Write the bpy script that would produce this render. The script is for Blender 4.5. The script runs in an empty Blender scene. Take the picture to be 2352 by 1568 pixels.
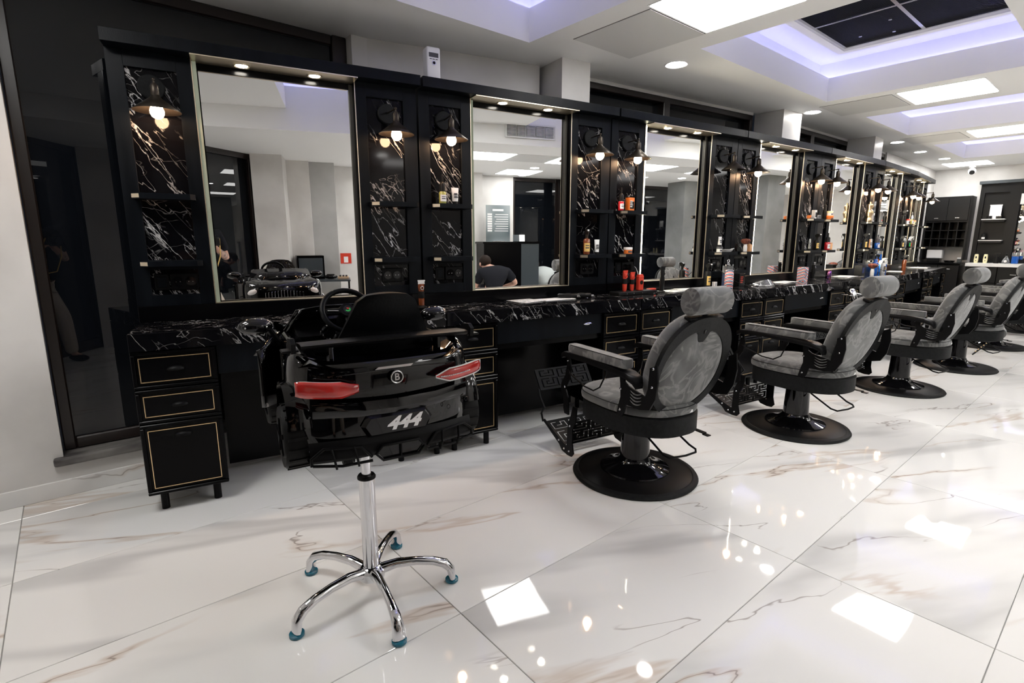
import bpy, bmesh, math, random
from mathutils import Vector, Matrix, Euler, noise
C = bpy.context.scene.collection
random.seed(7)
R = math.radians
PI = math.pi
# ------------------------------------------------------------------ camera, world, exposure
sc = bpy.context.scene
sc.view_settings.view_transform = 'Standard'
sc.view_settings.look = 'None'
sc.view_settings.gamma = 1.0
sc.view_settings.use_curve_mapping = False
sc.view_settings.exposure = 1.12
cam_d = bpy.data.cameras.new('camera')
cam = bpy.data.objects.new('camera', cam_d)
C.objects.link(cam)
cam_d.sensor_width = 36.0
cam_d.lens = 36.0 * 1211.73 / 2352.0
cam_d.clip_start = 0.02
CAMZ = 1.26
yaw, pitch = R(50.15), R(10.813)
fwd = Vector((math.cos(yaw) * math.cos(pitch), math.sin(yaw) * math.cos(pitch), -math.sin(pitch)))
cam.location = (0, 0, CAMZ)
cam.rotation_euler = fwd.to_track_quat('-Z', 'Y').to_euler()
sc.camera = cam
w = bpy.data.worlds.new('night'); sc.world = w; w.use_nodes = True
w.node_tree.nodes['Background'].inputs[0].default_value = (0.03, 0.04, 0.06, 1)
w.node_tree.nodes['Background'].inputs[1].default_value = 0.15
sc.cycles.max_bounces = 10
sc.cycles.diffuse_bounces = 5
sc.cycles.glossy_bounces = 6
sc.cycles.sample_clamp_indirect = 4.0
sc.cycles.blur_glossy = 0.5
PANEL_E, DOWN_E, BULB_E, LED_E, SPOT_E, COVE_E = 9.5, 30.0, 60.0, 24.0, 40.0, 2.6

# ------------------------------------------------------------------ node helpers and materials
def nnode(nt, typ, **kw):
    n = nt.nodes.new(typ)
    for k, v in kw.items():
        if k.startswith('i_'):
            n.inputs[k[2:].replace('_', ' ')].default_value = v
        else:
            setattr(n, k, v)
    return n
def lnk(nt, a, b): nt.links.new(a, b)
def math_n(nt, op, a, b=None, clamp=False):
    n = nt.nodes.new('ShaderNodeMath'); n.operation = op; n.use_clamp = clamp
    for i, v in enumerate((a, b)):
        if v is None: continue
        if isinstance(v, (int, float)): n.inputs[i].default_value = v
        else: nt.links.new(v, n.inputs[i])
    return n.outputs[0]
def mixc(nt, fac, a, b):
    n = nt.nodes.new('ShaderNodeMix'); n.data_type = 'RGBA'
    for s, v in ((0, fac), (6, a), (7, b)):
        if isinstance(v, (int, float)): n.inputs[s].default_value = v
        elif isinstance(v, tuple): n.inputs[s].default_value = (v[0], v[1], v[2], 1)
        else: nt.links.new(v, n.inputs[s])
    return n.outputs[2]
def base_mat(name, col=(.8, .8, .8), rough=.5, metal=0., ior=1.5, coat=0., emit=None, es=0., trans=0., alpha=1.):
    m = bpy.data.materials.new(name); m.use_nodes = True
    b = m.node_tree.nodes['Principled BSDF']
    b.inputs['Base Color'].default_value = (*col, 1)
    b.inputs['Roughness'].default_value = rough
    if max(col) < .03 and not metal: b.inputs['Specular IOR Level'].default_value = .12
    b.inputs['Metallic'].default_value = metal
    b.inputs['IOR'].default_value = ior
    b.inputs['Coat Weight'].default_value = coat
    b.inputs['Coat Roughness'].default_value = 0.03
    b.inputs['Transmission Weight'].default_value = trans
    b.inputs['Alpha'].default_value = alpha
    if emit:
        b.inputs['Emission Color'].default_value = (*emit, 1)
        b.inputs['Emission Strength'].default_value = es
    return m
def noisy(m, c1, c2, scale=6., detail=4., bump=0., bscale=40., rvar=None, stretch=(1, 1, 1), lo=.35, hi=.65):
    nt = m.node_tree; b = nt.nodes['Principled BSDF']
    tc = nnode(nt, 'ShaderNodeTexCoord'); mp = nnode(nt, 'ShaderNodeMapping')
    mp.inputs['Scale'].default_value = stretch
    lnk(nt, tc.outputs['Object'], mp.inputs[0])
    n = nnode(nt, 'ShaderNodeTexNoise'); n.inputs['Scale'].default_value = scale; n.inputs['Detail'].default_value = detail
    lnk(nt, mp.outputs[0], n.inputs['Vector'])
    mr = nnode(nt, 'ShaderNodeMapRange'); mr.inputs[1].default_value = lo; mr.inputs[2].default_value = hi
    lnk(nt, n.outputs[0], mr.inputs[0])
    lnk(nt, mixc(nt, mr.outputs[0], c1, c2), b.inputs['Base Color'])
    if rvar:
        r = nnode(nt, 'ShaderNodeMapRange'); r.inputs[3].default_value = rvar[0]; r.inputs[4].default_value = rvar[1]
        lnk(nt, n.outputs[0], r.inputs[0]); lnk(nt, r.outputs[0], b.inputs['Roughness'])
    if bump:
        n2 = nnode(nt, 'ShaderNodeTexNoise'); n2.inputs['Scale'].default_value = bscale; n2.inputs['Detail'].default_value = 3
        lnk(nt, mp.outputs[0], n2.inputs['Vector'])
        bp = nnode(nt, 'ShaderNodeBump'); bp.inputs['Strength'].default_value = bump; bp.inputs['Distance'].default_value = .002
        lnk(nt, n2.outputs[0], bp.inputs['Height']); lnk(nt, bp.outputs[0], b.inputs['Normal'])
    return m
def vein(nt, vec, scale, width, detail=4., dist=.5, rough=.5):
    n = nnode(nt, 'ShaderNodeTexNoise'); n.inputs['Scale'].default_value = scale; n.inputs['Detail'].default_value = detail
    n.inputs['Distortion'].default_value = dist; n.inputs['Roughness'].default_value = rough
    lnk(nt, vec, n.inputs['Vector'])
    a = math_n(nt, 'ABSOLUTE', math_n(nt, 'SUBTRACT', n.outputs[0], .5))
    mr = nnode(nt, 'ShaderNodeMapRange'); mr.interpolation_type = 'SMOOTHSTEP'
    mr.inputs[1].default_value = 0; mr.inputs[2].default_value = width; mr.inputs[3].default_value = 1; mr.inputs[4].default_value = 0
    lnk(nt, a, mr.inputs[0]); return mr.outputs[0]
def nmask(nt, vec, scale, lo, hi):
    n = nnode(nt, 'ShaderNodeTexNoise'); n.inputs['Scale'].default_value = scale; n.inputs['Detail'].default_value = 2
    lnk(nt, vec, n.inputs['Vector'])
    mr = nnode(nt, 'ShaderNodeMapRange'); mr.interpolation_type = 'SMOOTHSTEP'; mr.inputs[1].default_value = lo; mr.inputs[2].default_value = hi
    lnk(nt, n.outputs[0], mr.inputs[0]); return mr.outputs[0]
def veins_vec(nt, rot, scl, rnd=30.):
    tc = nnode(nt, 'ShaderNodeTexCoord'); oi = nnode(nt, 'ShaderNodeObjectInfo')
    cb = nnode(nt, 'ShaderNodeCombineXYZ'); s = math_n(nt, 'MULTIPLY', oi.outputs['Random'], rnd)
    lnk(nt, s, cb.inputs[0]); lnk(nt, s, cb.inputs[2])
    m1 = nnode(nt, 'ShaderNodeMapping'); m1.inputs['Rotation'].default_value = rot
    lnk(nt, tc.outputs['Object'], m1.inputs[0])
    m2 = nnode(nt, 'ShaderNodeMapping'); m2.inputs['Scale'].default_value = scl
    lnk(nt, m1.outputs[0], m2.inputs[0])
    va = nnode(nt, 'ShaderNodeVectorMath'); va.operation = 'ADD'
    lnk(nt, m2.outputs[0], va.inputs[0]); lnk(nt, cb.outputs[0], va.inputs[1])
    return va.outputs[0]
def black_marble(name, rot):
    m = base_mat(name, (.006, .006, .008), .07, ior=1.55)
    nt = m.node_tree; b = nt.nodes['Principled BSDF']
    v = veins_vec(nt, rot, (1, 1, .24))
    big = math_n(nt, 'MULTIPLY', vein(nt, v, 8., .010, 6, .15, .55), nmask(nt, v, 5.1, .46, .58))
    med = math_n(nt, 'MULTIPLY', vein(nt, v, 17., .011, 4, .25), nmask(nt, v, 8.7, .48, .58))
    v2 = veins_vec(nt, (rot[0], rot[1] + 1.1, rot[2]), (1, 1, .5))
    thin = math_n(nt, 'MULTIPLY', vein(nt, v2, 10., .008, 3, .4), nmask(nt, v2, 5., .50, .62))
    s = math_n(nt, 'MAXIMUM', big, math_n(nt, 'MULTIPLY', med, .6))
    s = math_n(nt, 'MAXIMUM', s, math_n(nt, 'MULTIPLY', thin, .35), True)
    lnk(nt, mixc(nt, s, (.003, .003, .004), (.55, .54, .54)), b.inputs['Base Color'])
    return m
def floor_marble():
    m = base_mat('white_marble_tile', (.8, .8, .8), .035, ior=1.5)
    nt = m.node_tree; b = nt.nodes['Principled BSDF']
    v = veins_vec(nt, (0, 0, R(26)), (.42, 1.9, 1), 40)
    v2 = veins_vec(nt, (0, 0, R(21)), (.5, 2.2, 1), 40)
    soft = math_n(nt, 'MULTIPLY', vein(nt, v, 1.0, .07, 4, .25, .45), nmask(nt, v, 1.1, .40, .58))
    gold = math_n(nt, 'MULTIPLY', vein(nt, v2, 1.1, .022, 5, .3, .5), nmask(nt, v, 1.3, .47, .62))
    thin = math_n(nt, 'MULTIPLY', vein(nt, v2, 1.1, .0045, 5, .3, .5), nmask(nt, v2, 1.9, .46, .60))
    c = mixc(nt, math_n(nt, 'MULTIPLY', soft, .55), (.82, .815, .80), (.44, .44, .44))
    c = mixc(nt, math_n(nt, 'MULTIPLY', gold, .50), c, (.50, .36, .25))
    c = mixc(nt, math_n(nt, 'MULTIPLY', thin, .62), c, (.18, .13, .11))
    lnk(nt, c, b.inputs['Base Color'])
    tc = nnode(nt, 'ShaderNodeTexCoord'); n2 = nnode(nt, 'ShaderNodeTexNoise'); n2.inputs['Scale'].default_value = 3.2; n2.inputs['Detail'].default_value = 1
    lnk(nt, tc.outputs['Object'], n2.inputs['Vector'])
    bp = nnode(nt, 'ShaderNodeBump'); bp.inputs['Strength'].default_value = .10; bp.inputs['Distance'].default_value = .012
    lnk(nt, n2.outputs[0], bp.inputs['Height']); lnk(nt, bp.outputs[0], b.inputs['Normal'])
    return m
def suede():
    m = base_mat('grey_suede', (.2, .2, .2), .7)
    nt = m.node_tree; b = nt.nodes['Principled BSDF']
    v = veins_vec(nt, (.4, .3, .2), (1, 1, 1), 10)
    a = vein(nt, v, 6., .06, 3, 1.6)
    c = nmask(nt, v, 7., .35, .65)
    col = mixc(nt, c, (.050, .052, .052), (.105, .108, .107))
    col = mixc(nt, math_n(nt, 'MULTIPLY', a, .45), col, (.27, .27, .26))
    lnk(nt, col, b.inputs['Base Color'])
    b.inputs['Sheen Weight'].default_value = .35
    return m
M = {}
M['satin'] = noisy(base_mat('black_satin_paint', (.004, .005, .007), .36), (.0022, .0032, .0048), (.0040, .0055, .0080), 3, 3, .15, 90, (.30, .44), (6, 6, .6))
M['satin_dark'] = base_mat('black_gloss_laminate', (.0015, .0015, .002), .20)
M['gold'] = base_mat('brass_inlay', (.85, .62, .36), .28, 1.)
M['champagne'] = base_mat('champagne_metal_strip', (.78, .68, .52), .32, 1.)
M['mirror'] = base_mat('mirror_silver', (.93, .94, .94), .0, 1.)
M['marble_wall'] = black_marble('black_marble_panel', (0, R(34), 0))
M['marble_top'] = black_marble('black_marble_counter', (0, R(40), .3))
M['tile'] = floor_marble()
M['grout'] = base_mat('grey_grout', (.32, .32, .31), .8)
M['plaster'] = noisy(base_mat('pearl_plaster', (.6, .6, .6), .35), (.60, .585, .565), (.74, .725, .705), 2.2, 5, .25, 9, (.22, .5))
M['plaster_grey'] = noisy(base_mat('grey_plaster', (.3, .3, .3), .4), (.16, .165, .165), (.24, .245, .245), 2.4, 5, .25, 9, (.3, .5))
M['plaster_pale'] = noisy(base_mat('pale_grey_plaster', (.5, .5, .5), .4), (.40, .40, .39), (.50, .50, .49), 2.2, 5, .2, 9)
M['ceiling'] = base_mat('white_ceiling_paint', (.94, .94, .93), .6)
M['hatch'] = base_mat('white_hatch_panel', (.74, .74, .73), .5)
M['brown'] = noisy(base_mat('dark_brown_frame', (.03, .018, .015), .35), (.008, .005, .004), (.014, .008, .007), 4, 3, 0, 10, None, (1, 1, .1))
M['glass_night'] = base_mat('dark_window_glass', (.004, .005, .007), .0, ior=2.3)
M['stone'] = noisy(base_mat('grey_stone_sill', (.3, .3, .3), .5), (.05, .045, .045), (.20, .19, .18), 9, 5, .6, 20, None, (.4, 1, 1), .4, .6)
M['panel'] = base_mat('light_panel_diffuser', (.9, .9, .9), .6, emit=(1, .985, .96), es=PANEL_E)
M['panel_low'] = base_mat('low_panel_diffuser', (.9, .9, .9), .6, emit=(1, .985, .96), es=5.5)
M['down'] = base_mat('downlight_lens', (.9, .9, .9), .5, emit=(1, .97, .93), es=DOWN_E)
M['bulb'] = base_mat('glowing_bulb', (1, .9, .8), .2, emit=(1, .62, .36), es=BULB_E)
M['bulb_off'] = base_mat('clear_bulb_glass', (.85, .8, .75), .02, ior=1.45, trans=.9)
M['led'] = base_mat('led_strip_on', (1, 1, 1), .5, emit=(1, .90, .72), es=LED_E)
M['led_dim'] = base_mat('led_strip_faint_glow', (.16, .17, .13), .5, emit=(.9, 1, .72), es=.06)  # unlit strip, given a faint glow in its material
M['led_side'] = base_mat('unlit_profile', (.05, .048, .04), .4)
M['spot'] = base_mat('spot_lens', (1, 1, 1), .5, emit=(1, .93, .82), es=SPOT_E)
M['cove'] = base_mat('lilac_cove_strip', (.5, .5, 1), .5, emit=(.42, .43, 1), es=COVE_E)
M['seam'] = base_mat('seam_shadow_gap', (.10, .10, .10), .8)
M['white'] = base_mat('white_plastic', (.8, .8, .8), .35)
M['grille'] = base_mat('black_mesh_metal', (.006, .007, .010), .5, .0)
M['chrome'] = base_mat('chrome', (.70, .70, .72), .05, 1.)
M['steel'] = base_mat('brushed_steel', (.6, .6, .6), .25, 1.)
M['gunmetal'] = base_mat('bronze_lamp_metal', (.055, .045, .036), .38, .85)
M['matte_black'] = base_mat('matte_black_steel', (.004, .004, .0045), .42)
M['powder'] = noisy(base_mat('black_powder_coat', (.008, .008, .008), .5), (.007, .0075, .008), (.011, .012, .0125), 60, 2, .3, 200)
M['gloss'] = base_mat('black_gloss_enamel', (.004, .004, .005), .06, coat=.6)
M['carpaint'] = base_mat('black_car_paint', (.001, .001, .0015), .10, ior=1.5, coat=.75)
M['rubber'] = base_mat('black_rubber', (.010, .010, .010), .6)
M['car_matte'] = base_mat('black_car_plastic', (.0035, .0035, .004), .42)
M['leather'] = noisy(base_mat('black_leather', (.002, .003, .004), .38), (.0018, .0024, .0032), (.0035, .0042, .0052), 30, 2, .2, 120)
M['red_lens'] = noisy(base_mat('red_taillight', (.35, .01, .01), .12, coat=.8), (.30, .008, .008), (.55, .03, .025), 12, 1)
M['lens_white'] = base_mat('clear_lens', (.75, .72, .72), .1, coat=.8)
M['suede'] = suede()
M['glide'] = base_mat('teal_glide_cap', (.01, .13, .20), .25)
M['white_print'] = base_mat('white_print', (.85, .85, .85), .4)
M['white_frost'] = base_mat('white_soft_plastic', (.78, .78, .76), .3)
M['red'] = base_mat('red_plastic', (.62, .05, .025), .35)
M['orange'] = base_mat('orange_plastic', (.75, .19, .03), .35)
M['orange_pale'] = base_mat('pale_orange_card', (.80, .42, .20), .4)
M['amber'] = base_mat('amber_plastic', (.20, .05, .015), .08, coat=.5)
M['oil'] = base_mat('yellow_green_oil', (.38, .38, .10), .05, coat=.8)
M['redliq'] = base_mat('red_liquid', (.55, .02, .03), .08, coat=.8)
M['blue'] = base_mat('blue_disinfectant', (.01, .10, .45), .06, coat=.8)
M['blackp'] = base_mat('black_plastic', (.012, .012, .012), .3)
M['paper'] = noisy(base_mat('printed_paper', (.7, .7, .7), .4), (.35, .35, .35), (.82, .82, .80), 60, 2)
M['grey_print'] = base_mat('grey_print', (.06, .06, .07), .5)
M['skin'] = base_mat('skin', (.62, .36, .27), .5)
M['tshirt'] = base_mat('black_cotton', (.012, .013, .017), .9)
M['beige'] = base_mat('beige_cotton', (.52, .45, .38), .9)
M['denim_pale'] = base_mat('pale_grey_cotton', (.46, .50, .50), .9)
M['hair'] = base_mat('dark_hair', (.02, .013, .01), .6)
M['tattoo'] = noisy(base_mat('tattooed_skin', (.3, .3, .3), .5), (.09, .10, .11), (.55, .36, .29), 14, 4, lo=.42, hi=.55)
M['wood'] = noisy(base_mat('light_wood', (.5, .35, .2), .4), (.42, .28, .17), (.58, .42, .28), 5, 3, stretch=(.2, 6, 1))
M['cab_grey'] = base_mat('dark_grey_laminate', (.013, .013, .013), .4)
M['slate'] = base_mat('slate_laminate', (.035, .045, .052), .3)
M['gold_print'] = base_mat('gold_print', (.75, .50, .15), .4)
M['green_print'] = base_mat('green_print', (.02, .45, .08), .4)
M['blue_print'] = base_mat('blue_print', (.03, .08, .45), .4)
M['fluor'] = base_mat('cream_plastic', (.85, .80, .50), .35)
M['curtain'] = base_mat('dark_curtain', (.008, .007, .010), .9)
M['bristle'] = noisy(base_mat('brush_bristle', (.1, .02, .01), .8), (.09, .02, .012), (.3, .09, .05), 60, 1, stretch=(1, 1, .05))
M['clear'] = base_mat('clear_plastic', (.75, .78, .80), .05, ior=1.45, trans=.85)
M['poster'] = noisy(base_mat('poster_paper', (.1, .15, .17), .15), (.05, .08, .09), (.45, .50, .52), 1.6, 1)
M['iri'] = noisy(base_mat('iridescent_metal', (.2, .1, .3), .2, 1.), (.25, .10, .45), (.70, .25, .15), 20, 1)
def striped(name):
    m = base_mat(name, (.8, .8, .8), .35); nt = m.node_tree; b = nt.nodes['Principled BSDF']
    tc = nnode(nt, 'ShaderNodeTexCoord'); sp = nnode(nt, 'ShaderNodeSeparateXYZ'); lnk(nt, tc.outputs['Object'], sp.inputs[0])
    t = math_n(nt, 'ADD', math_n(nt, 'MULTIPLY', sp.outputs[2], 34.), math_n(nt, 'MULTIPLY', math_n(nt, 'ADD', sp.outputs[0], sp.outputs[1]), 13.))
    fr = math_n(nt, 'FRACT', t)
    a = math_n(nt, 'LESS_THAN', fr, .27)
    b2 = math_n(nt, 'MULTIPLY', math_n(nt, 'GREATER_THAN', fr, .42), math_n(nt, 'LESS_THAN', fr, .68))
    c = mixc(nt, a, (.8, .8, .8), (.70, .05, .04)); c = mixc(nt, b2, c, (.03, .06, .20)); lnk(nt, c, b.inputs['Base Color']); return m
M['stripe'] = striped('barber_stripe_print')

# ------------------------------------------------------------------ mesh helpers
class G:
    def __init__(s): s.bm = bmesh.new()
    def _x(s, vs, m):
        if m is not None: bmesh.ops.transform(s.bm, matrix=m, verts=vs)
        return s
    def box(s, x0, x1, y0, y1, z0, z1, bev=0., m=None, seg=1):
        r = bmesh.ops.create_cube(s.bm, size=1.0); vs = r['verts']
        for v in vs:
            v.co = Vector(((x0 + x1) / 2 + v.co.x * (x1 - x0), (y0 + y1) / 2 + v.co.y * (y1 - y0), (z0 + z1) / 2 + v.co.z * (z1 - z0)))
        if bev:
            es = list({e for v in vs for e in v.link_edges})
            r = bmesh.ops.bevel(s.bm, geom=es, offset=bev, segments=seg, affect='EDGES', profile=.5)
            vs = list({v for f in r['faces'] for v in f.verts} | {v for v in vs if v.is_valid})
        return s._x(vs, m)
    def cyl(s, p0, p1, r0, r1=None, n=20, m=None, caps=True):
        if r1 is None: r1 = r0
        p0, p1 = Vector(p0), Vector(p1); d = p1 - p0
        q = d.to_track_quat('Z', 'Y').to_matrix()
        rings = []
        for p, r in ((p0, r0), (p1, r1)):
            rings.append([s.bm.verts.new(p + q @ Vector((r * math.cos(2 * PI * i / n), r * math.sin(2 * PI * i / n), 0))) for i in range(n)])
        for i in range(n): s.bm.faces.new((rings[0][i], rings[0][(i + 1) % n], rings[1][(i + 1) % n], rings[1][i]))
        if caps:
            s.bm.faces.new(rings[0][::-1]); s.bm.faces.new(rings[1])
        return s._x(rings[0] + rings[1], m)
    def lathe(s, prof, n=32, m=None, a0=0., a1=2 * PI):
        full = abs(a1 - a0 - 2 * PI) < 1e-6; k = n if full else n + 1; rings = []; vs = []
        for (r, z) in prof:
            if r < 1e-6:
                v = s.bm.verts.new((0, 0, z)); rings.append([v] * k); vs.append(v)
            else:
                rg = [s.bm.verts.new((r * math.cos(a0 + (a1 - a0) * i / n), r * math.sin(a0 + (a1 - a0) * i / n), z)) for i in range(k)]
                rings.append(rg); vs += rg
        for a, b in zip(rings, rings[1:]):
            for i in range(n):
                j = (i + 1) % k
                f = []
                for v in (a[i], a[j], b[j], b[i]):
                    if v not in f: f.append(v)
                if len(f) > 2:
                    try: s.bm.faces.new(f)
                    except ValueError: pass
        return s._x(vs, m)
    def loft(s, rings, closed=True, cap=True, m=None):
        rv = [[s.bm.verts.new(Vector(p)) for p in rg] for rg in rings]; n = len(rv[0])
        for a, b in zip(rv, rv[1:]):
            for i in range(n if closed else n - 1):
                j = (i + 1) % n; s.bm.faces.new((a[i], a[j], b[j], b[i]))
        if cap and closed:
            s.bm.faces.new(rv[0][::-1]); s.bm.faces.new(rv[-1])
        return s._x([v for r in rv for v in r], m)
    def tube(s, path, r, n=10, m=None, closed=False):
        P = [Vector(p) for p in path]; rings = []; rr = r if isinstance(r, (list, tuple)) else [r] * len(P)
        up = Vector((0, 0, 1)); prev = None
        for i, p in enumerate(P):
            if closed: t = (P[(i + 1) % len(P)] - P[i - 1]).normalized()
            else: t = ((P[min(i + 1, len(P) - 1)] - p).normalized() + (p - P[max(i - 1, 0)]).normalized()).normalized()
            if prev is None:
                a = t.cross(up)
                if a.length < .1: a = t.cross(Vector((0, 1, 0)))
                a.normalize()
            else:
                a = prev - t * prev.dot(t); a.normalize()
            prev = a; b = t.cross(a)
            rings.append([p + (a * math.cos(2 * PI * k / n) + b * math.sin(2 * PI * k / n)) * rr[i] for k in range(n)])
        if closed: rings.append(rings[0])
        s.loft(rings, True, not closed, m)
        if closed: bmesh.ops.remove_doubles(s.bm, verts=s.bm.verts[:], dist=1e-6)
        return s
    def prism(s, poly, z0, z1, m=None):
        a = [s.bm.verts.new((x, y, z0)) for x, y in poly]; b = [s.bm.verts.new((x, y, z1)) for x, y in poly]; n = len(a)
        for i in range(n): s.bm.faces.new((a[i], a[(i + 1) % n], b[(i + 1) % n], b[i]))
        s.bm.faces.new(a[::-1]); s.bm.faces.new(b)
        return s._x(a + b, m)
    def ball(s, c, rx, ry=None, rz=None, n=16, m=None):
        ry = ry or rx; rz = rz or rx
        r = bmesh.ops.create_uvsphere(s.bm, u_segments=n, v_segments=max(6, n // 2), radius=1)
        for v in r['verts']: v.co = Vector((c[0] + v.co.x * rx, c[1] + v.co.y * ry, c[2] + v.co.z * rz))
        return s._x(r['verts'], m)
    def torus(s, c, R0, r, axis='Z', n=28, k=8, m=None):
        pts = []
        for i in range(n):
            a = 2 * PI * i / n; x, y = R0 * math.cos(a), R0 * math.sin(a)
            pts.append({'Z': (c[0] + x, c[1] + y, c[2]), 'Y': (c[0] + x, c[1], c[2] + y), 'X': (c[0], c[1] + x, c[2] + y)}[axis])
        return s.tube(pts, r, k, m, True)
def obj(name, g, mat, parent=None, smooth=40, loc=None, rot=None):
    me = bpy.data.meshes.new(name)
    bmesh.ops.recalc_face_normals(g.bm, faces=g.bm.faces[:])
    g.bm.to_mesh(me); g.bm.free()
    me.materials.append(M[mat] if isinstance(mat, str) else mat)
    if smooth:
        for p in me.polygons: p.use_smooth = True
        me.set_sharp_from_angle(angle=R(smooth))
    o = bpy.data.objects.new(name, me); C.objects.link(o)
    if parent: o.parent = parent
    if loc: o.location = loc
    if rot: o.rotation_euler = rot
    return o
def tag(o, label=None, cat=None, group=None, kind=None):
    if label: o['label'] = label
    if cat: o['category'] = cat
    if group: o['group'] = group
    if kind: o['kind'] = kind
    return o
def thing(name, label, cat, loc=(0, 0, 0), rz=0., group=None):
    o = bpy.data.objects.new(name, None); C.objects.link(o); o.location = loc; o.rotation_euler = (0, 0, rz); o.empty_display_size = .1
    return tag(o, label, cat, group)
def struct(name, g, mat, parent=None, smooth=0, **k):
    o = obj(name, g, mat, parent, smooth, **k)
    if not parent: o['kind'] = 'structure'
    return o
def kids(o): return [c for c in C.objects if c.parent == o]
def dup(o, loc=None, rz=None, label=None, group=None, parent=None, mats=None, _tree=None):
    c = o.copy(); C.objects.link(c)
    if parent is not None: c.parent = parent
    if loc is not None: c.location = loc
    if rz is not None: c.rotation_euler = (0, 0, rz)
    if label: c['label'] = label
    if group: c['group'] = group
    tr = _tree
    if tr is None:
        tr = {}
        for x in C.objects:
            if x.parent: tr.setdefault(x.parent.name, []).append(x)
    for ch in tr.get(o.name, []): dup(ch, parent=c, _tree=tr)
    return c
def text(name, body, size, mat, parent=None, m=None, ext=.0006, shear=0., bold=0.):
    cu = bpy.data.curves.new(name, 'FONT'); cu.body = body; cu.size = size; cu.extrude = ext; cu.align_x = 'CENTER'; cu.align_y = 'CENTER'
    cu.shear = shear; cu.offset = bold; cu.resolution_u = 3
    t = bpy.data.objects.new('t', cu); C.objects.link(t)
    dg = bpy.context.evaluated_depsgraph_get(); me = bpy.data.meshes.new_from_object(t.evaluated_get(dg))
    bpy.data.objects.remove(t); me.name = name; me.materials.clear(); me.materials.append(M[mat])
    if m is not None: me.transform(m)
    o = bpy.data.objects.new(name, me); C.objects.link(o)
    if parent: o.parent = parent
    return o
def T(x, y, z): return Matrix.Translation((x, y, z))
def RX(a): return Matrix.Rotation(R(a), 4, 'X')
def RY(a): return Matrix.Rotation(R(a), 4, 'Y')
def RZ(a): return Matrix.Rotation(R(a), 4, 'Z')
FRONT = RX(90)     # text / prism drawn in xy -> stands in xz facing -y

# ------------------------------------------------------------------ plan of the room (metres; X runs along the tile rows)
CH = 2.50
J = [(.157, 2.813), (1.622, 2.522), (3.094, 2.271), (4.574, 2.073), (6.062, 1.938), (7.554, 1.878), (9.047, 1.905), (10.535, 2.028)]
HD = [R(a) for a in (-11.25, -9.65, -7.63, -5.18, -2.30, 1.0, 4.74)]
W = 1.493
XR, XL, YB = 12.25, -2.6, -4.1
def mloc(i, x, y, z=0.):
    c, s = math.cos(HD[i]), math.sin(HD[i]); return Vector((J[i][0] + c * x - s * y, J[i][1] + s * x + c * y, z))

# floor: individual tiles on a grout bed
fl = struct('floor', G().box(XL - .3, XR + .3, YB - .3, 3.7, -.12, -.004), 'grout')
tg = G().box(.0015, 1.1970, .0015, .6035, -.02, 0., .0012)
tile0 = obj('floor_tile', tg, 'tile', fl, 0)
first = True
for i in range(-2, 11):
    for j in range(-7, 6):
        x, y = -.302 + i * 1.1985, .139 + j * .605
        if x > XR or y > 3.34: continue
        o = tile0 if first else tile0.copy()
        if not first: C.objects.link(o)
        o.location = (x, y, 0); first = False
# ceiling with coffers
COF = [(.80, 2.43, .58, 2.74), (3.37, 5.48, .58, 2.10), (6.45, 7.91, .58, 2.08), (8.96, 10.75, .58, 2.06)]
g = G()
xs = sorted({XL - .3, XR + .3} | {c[0] for c in COF} | {c[1] for c in COF}); ys = sorted({.58, 3.75} | {c[2] for c in COF} | {c[3] for c in COF})
for a, b in zip(xs, xs[1:]):
    run = None
    for c, d in zip(ys, ys[1:]):
        mx, my = (a + b) / 2, (c + d) / 2
        hole = any(q[0] < mx < q[1] and q[2] < my < q[3] for q in COF)
        if not hole: run = (run[0], d) if run else (c, d)
        if hole or d == ys[-1]:
            if run: g.box(a, b, run[0], run[1], CH, 2.70)
            run = None
g.box(XL - .3, XR + .3, YB - .3, .58, 2.30, 2.70)
ce = struct('ceiling', g, 'ceiling')
struct('upper_ceiling', G().box(XL - .3, XR + .3, YB - .3, 3.75, 2.86, 2.95), 'ceiling', ce)
for k, (a, b, c, d) in enumerate(COF):
    e = .13
    eb = -e if k == 4 else e
    g = G()
    for q in ((a - e - .05, a - e, c - e, d + e), (b + e, b + e + .05, c - e, d + e), (a - e, b + eb, c - e - .05, c - e), (a - e, b + eb, d + e, d + e + .05)):
        if k == 4 and q[0] >= b - .01: continue
        if k == 0 and q[1] <= a: q = (q[0], q[1], .7, q[3])
        g.box(*q, 2.70, 2.86)
    struct('coffer_wall', g, 'ceiling', ce)
    g = G()
    x0, x1, y0, y1 = a - .10, b + (.10 if k < 4 else -.12), c - .10, d + .10
    for q in ((x0, x0 + .02, y0, y1), (x1 - .02, x1, y0, y1), (x0, x1, y0, y0 + .02), (x0, x1, y1 - .02, y1)):
        if k == 4 and q[0] > b - .1: continue
        if k == 0 and q[1] < a: q = (q[0], q[1], .8, q[3])
        g.box(*q, 2.701, 2.712)
    tag(obj('cove_strip', g, 'cove', None, 0), ['lilac light strip hidden in the cove of the ceiling coffer above the toy car', 'lilac light strip in the cove around the black grille', 'lilac light strip in the second coffer from the far wall', 'lilac light strip in the coffer nearest the far wall'][k], 'light strip', 'cove light strips')
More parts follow.
